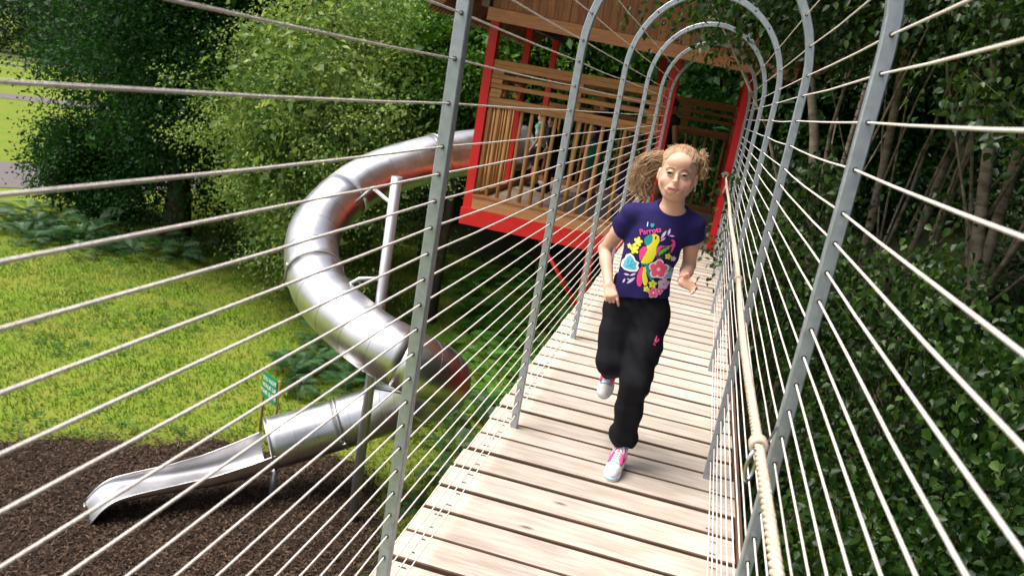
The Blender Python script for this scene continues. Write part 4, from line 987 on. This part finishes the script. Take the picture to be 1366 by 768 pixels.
# T-shirt
sh_ = Field((-.30, 3.24, .74), (.30, 3.64, 1.30), .0042)
sh_.loft([(.75, -.006, 3.448, .135, .098), (.82, -.008, 3.448, .131, .096), (.88, -.010, 3.446, .123, .092), (.95, -.004, 3.442, .118, .088), (1.03, .012, 3.437, .123, .088), (1.10, .027, 3.434, .128, .086), (1.145, .036, 3.432, .122, .074), (1.178, .044, 3.43, .095, .060), (1.225, .052, 3.425, .062, .053)], .012)
sh_.cap((.046, 3.43, 1.186), (-.095, 3.435, 1.152), .046, .048, .035); sh_.cap((.052, 3.43, 1.186), (.152, 3.438, 1.158), .046, .047, .035)
sh_.cap(SR, vlerp(SR, ER, .55), .050, .055, .02); sh_.cap(SL, vlerp(SL, EL, .55), .048, .052, .02)
dR = np.array(ER) - np.array(SR); dL = np.array(EL) - np.array(SL)
sh_.planebox(vlerp(SR, ER, .40), dR + np.array([-.04, 0, .02]), (-.30, 3.2, .7), (-.118, 3.7, 1.20)); sh_.planebox(vlerp(SL, EL, .34), dL + np.array([.05, 0, .02]), (.134, 3.2, .7), (.32, 3.7, 1.20))
sh_.ell((.062, 3.375, 1.235), (.072, .085, .050), .004, 'cut'); sh_.ell((.056, 3.425, 1.275), (.064, .07, .06), .004, 'cut')
sh_.plane((-.134, 3.4, .788), (.17, -.02, -1.0))
sh_.wrinkle(lambda x, y, z: -.0040 * np.abs(np.sin(13 * z + 20 * x + 1.2 * np.sin(9 * x + 11 * z) + 5 * y)) ** 1.5 * np.clip((1.15 - z) * 6, .1, 1) + .0016 * np.sin(26 * z + 34 * x + 3 * np.sin(9 * x + 11 * z) + 6 * y) * np.clip((1.16 - z) * 6, .15, 1) + .0022 * np.sin(60 * x - 22 * z + 14 * y) * np.clip((.90 - z) * 9, 0, 1) + .002 * np.sin(90 * z - 40 * np.abs(x - .03)) * np.clip((np.abs(x - .03) - .09) * 12, 0, 1))
shirt, SV, SQ = sh_.mesh('t_shirt', girl, 'navy')
# flat print on the shirt front, laid on its surface
bvh = BVHTree.FromPolygons([Vector(v) for v in SV], [tuple(q) for q in SQ])
PX = np.array([.421, 0, .082]) / 672.0; PY = np.array([.101, 0, -.509]) / 768.0; P0 = np.array([-.224, 3.34, 1.252])
def on_shirt(u, v, lift):
    q = P0 + PX * u + PY * v
    h = bvh.ray_cast(Vector((q[0], 3.0, q[2])), Vector((0, 1, 0)))
    return (h[0] + h[1] * lift) if h[0] is not None else Vector((q[0], 3.40, q[2]))
LIFT = [.0004]
def print_poly(name, pts, m, parent=None):
    LIFT[0] += .00005
    bm = bmesh.new(); vs = [bm.verts.new((u, v, 0)) for u, v in pts]
    try: bm.faces.new(vs)
    except Exception: return
    bmesh.ops.triangulate(bm, faces=bm.faces[:])
    for _ in range(6):
        es = [e for e in bm.edges if e.calc_length() > 9]
        if not es: break
        bmesh.ops.subdivide_edges(bm, edges=es, cuts=1); bmesh.ops.triangulate(bm, faces=bm.faces[:])
    for v in bm.verts: v.co = on_shirt(v.co.x, v.co.y, LIFT[0]) - ORG[shirt.name]
    me = bpy.data.meshes.new(name); bm.to_mesh(me); bm.free(); return link(name, me, m, shirt)
def blob(cx, cy, rx, ry, rot=0, n=20, lob=0, amp=0, ph=0):
    out = []
    for i in range(n):
        a = 2 * PI * i / n; r = 1 if not lob else 1 - amp * 1.5 + amp * 1.9 * abs(math.cos(lob * a / 2 + ph)) ** .55; x, y = rx * r * math.cos(a), ry * r * math.sin(a)
        out.append((cx + x * math.cos(rot) - y * math.sin(rot), cy + x * math.sin(rot) + y * math.cos(rot)))
    return out
def leafp(a, b, wd, n=8):
    a, b = np.array(a, float), np.array(b, float); d = b - a; s = np.array([-d[1], d[0]]) / (np.linalg.norm(d) + 1e-9)
    up = [a + d * t + s * wd * math.sin(PI * t) for t in np.linspace(0, 1, n)]; dn = [a + d * t - s * wd * math.sin(PI * t) for t in np.linspace(1, 0, n)[1:-1]]
    return [tuple(p) for p in up + dn]
def print_text(body, u, v, size, rot, m, nm):
    LIFT[0] += .00005; me = text_mesh(body, size)
    c, s = math.cos(rot), math.sin(rot)
    for q in me.vertices:
        x, y = q.co.x, -q.co.y; q.co = on_shirt(u + x * c - y * s, v + x * s + y * c, LIFT[0]) - ORG[shirt.name]
    me.materials.clear(); o = link(nm, me, m, shirt); o['kind'] = 'stuff'
# lilac leaves and sprays
for a, b, w_ in (((352, 322), (388, 268), 9), ((398, 300), (412, 255), 8), ((348, 335), (385, 312), 6), ((405, 300), (442, 305), 5), ((100, 610), (118, 580), 6), ((128, 612), (188, 568), 9), ((105, 552), (150, 556), 6), ((150, 560), (192, 543), 7), ((130, 580), (152, 586), 4)):
    print_poly('print_leaf', leafp(a, b, w_), 'lilac')
# paisley leaf at the wing
print_poly('print_leaf', [(330, 372), (352, 360), (385, 366), (415, 362), (432, 345), (418, 330), (425, 322), (443, 335), (446, 362), (428, 400), (395, 430), (355, 447), (330, 445), (322, 415)], 'hotpink')
print_poly('print_leaf', leafp((326, 440), (425, 372), 34), 'pdark')
for k in range(4): print_poly('print_leaf', leafp((340 + k * 18, 432 - k * 14), (356 + k * 16, 385 - k * 6), 8), 'pgreen')
# blue leaf
print_poly('print_leaf', [(84, 505), (92, 470), (112, 452), (122, 430), (152, 418), (176, 436), (190, 462), (214, 474), (204, 492), (212, 510), (196, 532), (150, 534), (110, 526)], 'pwhite')
print_poly('print_leaf', [(98, 504), (106, 474), (122, 458), (132, 440), (152, 430), (168, 446), (180, 468), (198, 478), (190, 494), (196, 508), (184, 522), (150, 523), (116, 515)], 'sky')
for a, b in (((110, 508), (195, 484)), ((130, 500), (142, 450)), ((150, 497), (168, 452)), ((150, 500), (180, 516))): print_poly('print_leaf', leafp(a, b, 3.5, 5), 'pteal')
# parrot tail, body, wing, head
print_poly('print_tail', [(196, 600), (198, 560), (212, 520), (232, 494), (246, 500), (238, 545), (232, 600), (222, 628), (204, 624)], 'hotpink')
print_poly('print_tail', [(236, 600), (232, 555), (240, 505), (262, 490), (258, 540), (270, 590), (262, 618), (248, 622)], 'yellow')
print_poly('print_tail', [(254, 500), (272, 480), (292, 520), (300, 570), (310, 592), (290, 590), (266, 550)], 'pteal')
print_poly('print_parrot', [(250, 320), (285, 292), (318, 288), (342, 304), (345, 335), (326, 372), (322, 420), (300, 462), (268, 480), (238, 482), (222, 470), (244, 430), (262, 390), (262, 352)], 'yellow')
print_poly('print_wing', [(212, 430), (214, 395), (236, 372), (262, 368), (266, 392), (248, 425), (226, 455), (216, 460)], 'hotpink')
print_poly('print_face', [(244, 345), (246, 318), (268, 298), (296, 290), (302, 312), (296, 340), (276, 360), (256, 362)], 'pteal')
print_poly('print_eye', blob(320, 313, 6, 11, .2, 12), 'pdark')
for k in range(3): print_poly('print_claw', leafp((228 + k * 16, 488 + k * 2), (240 + k * 16, 476), 7, 5), 'pteal')
# flowers
def flower(cx, cy, r, m, mc, back=None, ph=0, am=.28):
    if back: print_poly('print_flower', blob(cx, cy, r * 1.18, r * 1.18, 0, 40, 5, am * .8, ph), back)
    print_poly('print_flower', blob(cx, cy, r, r, 0, 40, 5, am, ph), m); print_poly('print_flower', blob(cx, cy, r * .24, r * .24), mc)
flower(390, 545, 36, 'sky', 'pwhite', 'pwhite', 1.0); flower(398, 515, 22, 'pteal', 'sky')
flower(338, 515, 52, 'coral', 'pwhite', 'pwhite', .4); 
for k in range(5): 
    a = .4 + 2 * PI * k / 5; print_poly('print_petal_line', leafp((338 + 14 * math.cos(a), 515 + 14 * math.sin(a)), (338 + 34 * math.cos(a), 515 + 34 * math.sin(a)), 3.5, 5), 'hotpink')
flower(205, 342, 26, 'yellow', 'pwhite', None, .3, .45); flower(180, 390, 28, 'yellow', 'pwhite', None, 1.2, .45); flower(145, 374, 14, 'yellow', 'pwhite', None, .8, .45)
flower(300, 612, 24, 'yellow', 'pgreen', None, .5, .4); flower(260, 642, 17, 'yellow', 'pgreen', None, 0, .45); flower(398, 432, 18, 'yellow', 'pgreen', None, 0, .5)
print_poly('print_leaf', leafp((338, 622), (352, 585), 14), 'pgreen')
flower(368, 615, 30, 'lilac', 'pgreen', 'lilac', .2); flower(430, 450, 16, 'lilac', 'sky', None, .2)
flower(305, 668, 28, 'coral', 'pwhite', 'lilac', .7); flower(340, 660, 20, 'coral', 'pwhite', 'lilac', .1)
print_text('I', 264, 246, 40, .10, 'pwhite', 'print_letter')
print_poly('print_heart', [(284, 236), (287, 227), (294, 225), (298, 231), (303, 226), (309, 228), (310, 237), (304, 247), (296, 254), (287, 246)], 'pteal')
print_text('Parrots', 286, 288, 48, -.16, 'hotpink', 'print_lettering')
# joggers
HPR, KNR, ANR = (-.068, 3.468, .725), (-.062, 3.365, .500), (-.072, 3.640, .375)
HPL, KNL, ANL = (.062, 3.455, .735), (.066, 3.325, .445), (.058, 3.432, .115)
tr = Field((-.24, 3.16, .05), (.24, 3.80, .92), .0055)
tr.loft([(.64, -.004, 3.462, .085, .075), (.70, -.004, 3.462, .142, .100), (.76, -.006, 3.458, .138, .101), (.83, -.006, 3.452, .124, .090), (.88, -.006, 3.45, .118, .086)], .03)
tr.chain([HPR, vlerp(HPR, KNR, .5), KNR], [.086, .075, .062], .03); tr.chain([KNR, vlerp(KNR, ANR, .4), ANR], [.062, .060, .052], .025)
tr.chain([HPL, vlerp(HPL, KNL, .5), KNL], [.086, .076, .063], .03); tr.chain([KNL, vlerp(KNL, ANL, .45), vlerp(KNL, ANL, .85), ANL], [.063, .058, .055, .050], .025)
tr.cap(vlerp(KNL, ANL, .93) + np.array([-.012, 0, 0]), vlerp(KNL, ANL, .93) + np.array([.014, -.008, .004]), .056, .056, .02)
tr.planebox(vlerp(KNL, ANL, .945), (-.10, .25, -1), (-.1, 3.1, .0), (.25, 3.7, .2)); tr.planebox(ANR, np.array(ANR) - np.array(KNR), (-.2, 3.58, .2), (.05, 3.85, .6))
tr.ell(vlerp(KNL, ANL, 1.08), (.040, .040, .045), .004, 'cut')
tr.wrinkle(lambda x, y, z: .0062 * np.abs(np.sin(24 * z + 16 * x + 3 * np.sin(8 * z + 15 * x))) ** 1.6 - .003 + .0018 * np.sin(60 * z - 30 * x + 2 * np.sin(20 * z)) * np.clip(1.2 - np.abs(z - .44) * 6, .3, 1) + .0032 * np.sin(75 * x + 12 * z + 30 * y) * np.clip((.70 - z) * 3, 0, 1) + .004 * np.sin(95 * z + 20 * x) * np.clip((.24 - z) * 8, 0, 1))
trous, TV, TQ = tr.mesh('joggers', girl, 'black')
bvt = BVHTree.FromPolygons([Vector(v) for v in TV], [tuple(q) for q in TQ])
em_ = MB()
for pts in ([(.000, .020), (.005, .022), (.004, .006), (.010, .004), (.012, .010), (.018, .009), (.016, .000), (.006, -.006), (-.002, .0)], [(-.004, -.006), (.004, -.010), (.008, -.018), (.000, -.016)]):
    V = []
    for u, v in pts:
        x, z = .106 + u * .9, .645 + v; h_ = bvt.ray_cast(Vector((x, 3.0, z)), Vector((0, 1, 0))); V.append(h_[0] + h_[1] * .002 if h_[0] else Vector((x, 3.36, z)))
    em_.add(V, [tuple(range(len(V)))])
em_.obj('pink_emblem', 'hotpink', trous)
# shoes
def shoe(toe, heel, up, ankle, nm='shoe'):
    toe, heel, up = Vector(toe), Vector(heel), Vector(up).normalized(); fd = (toe - heel); L = fd.length; fd.normalize(); up = (up - fd * up.dot(fd)).normalized(); sd = fd.cross(up); Mx = Matrix((sd, fd, up)).transposed()
    def w(x, y, z): return heel + sd * x + fd * (y * L) + up * z
    lo = Vector([min(toe[i], heel[i]) - .11 for i in range(3)]); hi = Vector([max(toe[i], heel[i]) + .13 for i in range(3)])
    f = Field(lo, hi, .0035)
    f.chain([w(0, .16, .042), w(0, .45, .042), w(0, .72, .034), w(0, .87, .026)], [.034, .035, .035, .029], .012)
    f.chain([w(0, .20, .05), w(0, .24, .085)], [.034, .035], .015); f.cap(w(0, .30, .07), w(0, .66, .045), .026, .026, .01)
    p = w(0, 0, .012); f.planebox(p, -up, lo, hi)
    so, _, _ = f.mesh(nm, girl, 'whitec')
    mb = MB(); out = []
    for (x, y) in ((-.026, .06), (-.033, .25), (-.030, .45), (-.038, .70), (-.034, .86), (-.020, .965), (0, 1.0), (.020, .965), (.034, .86), (.038, .70), (.032, .45), (.033, .25), (.026, .06), (.010, .0), (-.010, .0)): out.append((x, y))
    pts = catmull([Vector((x, y, 0)) for x, y in out + out[:1]], 4)[:-1]; n = len(pts)
    V = [w(q.x * s_, .5 + (q.y - .5) * s_, z) for z, s_ in ((0, .97), (.004, 1.0), (.022, 1.0), (.026, .95)) for q in pts]
    mb.add(V, [(r * n + i, r * n + (i + 1) % n, (r + 1) * n + (i + 1) % n, (r + 1) * n + i)[::1] for r in range(3) for i in range(n)], True); mb.f += [tuple(range(len(mb.v) - n, len(mb.v))), tuple(range(n - 1, -1, -1))]; mb.sm += [False, False]
    mb.obj('sole', 'rubber', so)
    MB().tube([w(q.x * 1.01, .5 + (q.y - .5) * 1.01, .014) for q in pts], .0022, 5, closed=True).obj('sole_stripe', 'sky', so)
    b2 = BVHTree.FromPolygons([v.co + ORG[so.name] for v in so.data.vertices], [tuple(q.vertices) for q in so.data.polygons])
    def top(x, y, lift=.002):
        q = w(x, y, .25); h_ = b2.ray_cast(q, -up); return (h_[0] + up * lift) if h_[0] else w(x, y, .05)
    tc = MB(); 
    G = [[top(-.027 * math.sqrt(max(0, 1 - v * v)) * 1 + .054 * math.sqrt(max(0, 1 - v * v)) * u, .74 + .19 * v, .0015) for u in np.linspace(0, 1, 9)] for v in np.linspace(0, .97, 6)]
    tc.add([p for r in G for p in r], [(i * 9 + j, i * 9 + j + 1, i * 9 + j + 10, i * 9 + j + 9) for i in range(5) for j in range(8)], True); tc.obj('toe_cap', 'rubber', so)
    MB().tube([top(x, .735 - .0 * x, .002) for x in np.linspace(-.029, .029, 9)], .003, 5).obj('toe_trim', 'sky', so)
    pk = MB()
    for s_ in (-1, 1):
        pk.tube([top(s_ * .027, .70, .001), top(s_ * .024, .60, .001), top(s_ * .0215, .50, .001), top(s_ * .020, .40, .001), top(s_ * .020, .33, .001)], .0080, 6)
        pk.tube([top(s_ * .030, .62, .001), top(s_ * .032, .50, .001), top(s_ * .031, .40, .001)], .005, 5)
    pk.obj('pink_trim', 'hotpink', so)
    lc = MB()
    for i in range(5):
        y0 = .66 - i * .075
        lc.tube([top(-.020, y0, .003), top(-.006, y0 - .02, .006), top(.008, y0 - .045, .006), top(.020, y0 - .065, .003)], .0024, 5); lc.tube([top(.020, y0, .003), top(.006, y0 - .02, .007), top(-.008, y0 - .045, .007), top(-.020, y0 - .065, .003)], .0024, 5)
    for s_ in (-1, 1): lc.tube([top(0, .36, .008), top(s_ * .016, .36, .014), top(s_ * .026, .43, .008), top(s_ * .012, .42, .008), top(0, .37, .008)], .0023, 5)
    lc.obj('shoelace', 'pwhite', so)
    MB().tube([w(0, .24, .075), Vector(ankle).lerp(w(0, .24, .075), .45), Vector(ankle)], [.036, .033, .031], 14).obj('sock', 'sock', so)
shoe((.047, 3.232, .0), (.066, 3.455, .0), (0, 0, 1), (.060, 3.428, .16))
shoe((-.084, 3.655, .205), (-.076, 3.80, .365), (-.02, -.75, .62), (-.073, 3.66, .385))
# wrist band
a_, b_ = np.array(EL), np.array(WL); c_ = Vector(vlerp(EL, WL, .93)); d_ = Vector(b_ - a_).normalized(); u_ = d_.orthogonal().normalized(); v_ = d_.cross(u_)
MB().tube([c_ + (u_ * math.cos(t) + v_ * math.sin(t)) * .0215 for t in np.linspace(0, 2 * PI, 17)[:-1]], .0035, 6, closed=True).obj('wrist_band', 'coral', girl)
# hair: a combed back cap, strands over it, a flying pony tail and fluff
hc = Field((-.06, 3.28, 1.22), (.16, 3.54, 1.50), .004)
hc.ell((HX, 3.412, 1.388), (.0765, .092, .0865), .01); hc.ell((HX, 3.448, 1.345), (.066, .055, .062), .02)
hc.plane((HX, 3.315, 1.436), (0, -.80, -.60))
hc.planebox((HX, 3.40, 1.30), (0, -1, 0), (-.1, 3.2, 1.1), (.2, 3.6, 1.345))
hc.wrinkle(lambda x, y, z: .0018 * np.sin(170 * (x - HX) / (1 + 2 * np.abs(y - 3.5))) + .0012 * np.sin(400 * (x - HX)))
cap_, _, _ = hc.mesh('hair', girl, 'hair')
rq = random.Random(4); st = MB()
def strand(mb, pts, r): 
    q = catmull(pts, 5); n = len(q); mb.tube(q, [r * (.5 + .5 * math.sin(PI * min(1, .15 + .85 * i / n))) + .0003 for i in range(n)], 4, cap=False)
for i in range(420):                                              # combed from the hairline over the crown
    u = rq.uniform(-1, 1); pts = []
    for t in np.linspace(0, 1, 5):
        ph = t * 2.2 + .02; x = HX + u * .0775 * (1 - .55 * t * t) * (1 if t > 0 else .93); rad = math.sqrt(max(.04, 1 - (u * .92 * (1 - .55 * t * t)) ** 2))
        y = 3.412 - .094 * rad * math.cos(ph + .42); z = 1.388 + .0895 * rad * math.sin(ph + .42)
        pts.append((x + rq.gauss(0, .0012), y + rq.gauss(0, .001), z + rq.gauss(0, .0015)))
    strand(st, pts, rq.uniform(.0007, .0015))
st.obj('combed_strand', 'hair', cap_, 'stuff')
pt = MB()
for i in range(2000):                                              # pony tail swinging to her right in wavy locks
    lk = i % 14; lr = random.Random(100 + lk)
    L = lr.uniform(.66, 1.06); dz = (lk / 13 - .5) * .078; dy = lr.uniform(-.026, .026); ph = lr.uniform(0, 6); dr = lr.uniform(.040, .082)
    g = lambda q, w_=(1.9 if i % 12 == 0 else 1.05): rq.gauss(0, q * w_)
    s0 = Vector((HX - .048 + g(.008), 3.492 + g(.010), 1.372 + dz * .45 + g(.006)))
    m1 = s0 + Vector((-.050 * L + g(.004), dy * .4 + g(.004), .016 + dz * .35 + g(.004))); m2 = s0 + Vector((-.092 * L + g(.005), dy + g(.006), -.004 + dz * .5 + g(.005)))
    m3 = s0 + Vector((-.118 * L + .008 * math.sin(ph) + g(.005), dy + g(.006), -.045 + dz * .5 + g(.006))); e = s0 + Vector((-.112 * L + .012 * math.sin(ph + 1.6) + g(.006), dy + g(.006), -.045 - dr + .02 + dz * .3 + g(.006)))
    e2 = e + Vector((.016 * math.cos(ph) + g(.006), g(.004), -.016 + g(.004)))
    strand(pt, [s0, m1, m2, m3, e, e2], rq.uniform(.0005, .0010))
pt.obj('pony_tail', 'hair', cap_, 'stuff')
fl = MB()
for i in range(300):                                              # fluffy loose hair at her left and wisps
    a = rq.uniform(-.3, 1.5); s0 = Vector((HX + .062 + .012 * math.cos(a), 3.425 + rq.uniform(-.02, .04), 1.385 + .055 * math.sin(a)))
    o = Vector((.022 * math.cos(a * .6) + rq.gauss(0, .006), rq.gauss(0, .015), .012 * math.sin(a) + rq.gauss(0, .008)))
    strand(fl, [s0, s0 + o * .6 + Vector((0, 0, .008)), s0 + o + Vector((rq.gauss(0, .006), 0, rq.gauss(0, .008))), s0 + o + Vector((.002 + rq.gauss(0, .010), .0, -.014 + rq.gauss(0, .014)))], rq.uniform(.0005, .0012))
for i in range(110):
    u = rq.uniform(-.9, .9); s0 = Vector((HX + u * .06, 3.37 + rq.uniform(0, .06), 1.462 - .02 * u * u)); strand(fl, [s0, s0 + Vector((rq.gauss(0, .008), .02, .010)), s0 + Vector((rq.gauss(0, .014), .04, .010 + rq.gauss(0, .007)))], .0006)
fl.obj('loose_strand', 'hair', cap_, 'stuff')

# --- the people on the tower (partly hidden by the rails)
def small_person(label, base, H, J, top_m, leg_m, hair_m, face, sleeve=.5, shorts=True, grid=.010, trim=None):
    """J: joints relative to the base in units of the height H"""
    B = np.array(base, float); t = thing('person', base, label, 'person'); q = {k: B + H * np.array(v, float) for k, v in J.items()}
    fa = np.array([math.cos(face), math.sin(face), 0]); side = np.array([-fa[1], fa[0], 0])
    allp = np.array(list(q.values())); f = Field(allp.min(0) - .13 * H, allp.max(0) + .16 * H, grid * .8)
    hd = q['head']; rot = np.array([fa, side, [0, 0, 1]])
    RM = Matrix([[fa[0], side[0], 0], [fa[1], side[1], 0], [0, 0, 1]])
    f.ell(hd + np.array([0, 0, .015 * H]), (.058 * H, .048 * H, .056 * H), .01, rot=RM); f.ell(hd + fa * .014 * H - np.array([0, 0, .022 * H]), (.043 * H, .036 * H, .047 * H), .015, rot=RM)
    f.cap(hd + fa * .055 * H - np.array([0, 0, .0]), hd + fa * .062 * H - np.array([0, 0, .014 * H]), .006 * H, .010 * H, .01)
    for s in (-1, 1): f.ell(hd + side * s * .049 * H - fa * .004 * H, (.012 * H, .006 * H, .018 * H), .006, rot=RM)
    f.cap(q['neck'], hd - np.array([0, 0, .02 * H]), .030 * H, .028 * H, .015)
    f.cap(q['shR'], q['shL'], .038 * H, .038 * H, .02); f.cap((q['shR'] + q['shL']) / 2, q['pelvis'], .065 * H, .058 * H, .04); f.cap(q['hipR'], q['hipL'], .055 * H, .055 * H, .03)
    for s in 'RL':
        f.chain([q['sh' + s], q['el' + s], q['wr' + s]], [.029 * H, .023 * H, .016 * H], .012); 
        d = q['wr' + s] - q['el' + s]; hand(f, q['wr' + s], d, (fa if abs(d[2]) > .05 else np.array([0, 0, 1.0])), (1, .5, .6, .7, .7), L=.05 * H, pr=.011 * H / 1.2, fr=.0075)
        f.chain([q['hip' + s], q['kn' + s], q['an' + s]], [.050 * H, .034 * H, .022 * H], .02)
    f.mesh('body', t, 'skin2')
    c = Field(allp.min(0) - .13 * H, allp.max(0) + .16 * H, grid)
    c.cap(q['shR'], q['shL'], .046 * H, .046 * H, .02); c.cap((q['shR'] + q['shL']) / 2 - np.array([0, 0, .01]), q['pelvis'], .076 * H, .078 * H, .05); c.cap(q['hipR'] + np.array([0, 0, .02]), q['hipL'] + np.array([0, 0, .02]), .055 * H, .055 * H, .03)
    if sleeve:
        for s in 'RL': c.cap(q['sh' + s], vlerp(q['sh' + s], q['el' + s], sleeve), .040 * H, .038 * H, .02)
    c.ell(q['neck'] + np.array([0, 0, .035 * H]), (.04 * H, .04 * H, .035 * H), .004, 'cut')
    c.wrinkle(lambda x, y, z: .003 * np.sin(40 * z + 25 * x + 20 * y))
    tp, _, _ = c.mesh('top', t, top_m)
    g = Field(allp.min(0) - .13 * H, allp.max(0) + .16 * H, grid); e = .85 if shorts else .95
    g.cap(q['hipR'], q['hipL'], .064 * H, .064 * H, .03)
    for s in 'RL':
        g.chain([q['hip' + s], vlerp(q['hip' + s], q['kn' + s], e)], [.062 * H, .052 * H], .02)
        if not shorts: g.chain([vlerp(q['hip' + s], q['kn' + s], .9), q['kn' + s], vlerp(q['kn' + s], q['an' + s], .95)], [.052 * H, .045 * H, .034 * H], .02)
    g.mesh('shorts' if shorts else 'trousers', t, leg_m)
    hr_ = Field(hd - .09 * H, hd + .10 * H, grid * .7); hr_.ell(hd + np.array([0, 0, .020 * H]) - fa * .006 * H, (.063 * H, .054 * H, .060 * H), .01, rot=RM)
    hr_.plane(hd + fa * .045 * H + np.array([0, 0, .035 * H]), fa * .75 + np.array([0, 0, -.66])); hr_.wrinkle(lambda x, y, z: .0025 * np.sin(140 * x) * np.sin(120 * y + 60 * z))
    hr_.mesh('hair', t, hair_m)
    for s in 'RL':
        h_ = Field(q['an' + s] - .16, q['an' + s] + .16, grid); a = q['an' + s] - np.array([0, 0, .012 * H]); h_.chain([a - fa * .02 * H, a + fa * .05 * H - np.array([0, 0, .008 * H]), a + fa * .10 * H - np.array([0, 0, .012 * H])], [.028 * H, .026 * H, .020 * H], .01); h_.plane(a - np.array([0, 0, .027 * H]), (0, 0, -1)); h_.mesh('shoe', t, 'blackc')
    if trim: MB().tube([q['shR'] + fa * .05 * H, vlerp(q['shR'], q['hipR'], .5) + fa * .085 * H, q['hipR'] + fa * .07 * H], .012, 6).obj('white_trim', 'pwhite', tp)
    return t
def std(dx=0, armR=None, armL=None, w_=.105, ang=0.0):
    c, s = math.cos(ang), math.sin(ang)
    def r(x, y, z): return (x * c - y * s, x * s + y * c, z)
    J = dict(head=r(dx * 1.2, 0, .925), neck=r(dx, 0, .845), shR=r(dx, -w_, .805), shL=r(dx, w_, .805), pelvis=r(0, 0, .54), hipR=r(0, -.048, .51), hipL=r(0, .048, .51), knR=r(.02, -.052, .28), knL=r(.03, .055, .28), anR=r(0, -.055, .045), anL=r(.01, .06, .045))
    J['elR'], J['wrR'] = [r(*p) for p in (armR or ((dx - .02, -w_ - .03, .63), (dx + .06, -w_ - .02, .49)))]
    J['elL'], J['wrL'] = [r(*p) for p in (armL or ((dx - .02, w_ + .03, .63), (dx + .06, w_ + .02, .49)))]
    return J
FZ = 0.0
small_person('boy in black vest leaning his bare arm on the back rail inside the tower', (-.62, 13.1, FZ), 1.80, std(.02, ((.03, -.14, .66), (.10, -.13, .52)), ((.10, .15, .68), (.22, .13, .60)), ang=.6), 'blackc', 'blackc', 'hair_dk', .6, 0)
small_person('child in navy top and teal shorts standing behind the middle of the front rail', (-1.62, 13.0, FZ), 1.64, std(.0, ang=2.6), 'navy2', 'teal', 'hair_br', 2.6, .45)
small_person('small bare armed child near the entrance post behind the front rail', (-.95, 11.5, FZ), 1.17, std(.02, ((.06, -.15, .72), (-.05, -.13, .62)), ((.12, .12, .72), (.26, .08, .70)), ang=3.6), 'blackc', 'navy2', 'hair_br', 3.6, 0)
small_person('child in teal and white top waiting by the slide opening', (-2.55, 13.0, FZ), 1.24, std(.04, ang=3.0), 'tealwhite', 'blackc', 'hair_br', 3.0, .5)
small_person('child in black jacket with a white edge beside the slide opening', (-2.25, 12.55, FZ), 1.22, std(.06, ang=3.2), 'blackc', 'blackc', 'hair_dk', 3.2, .95, False, trim=True)
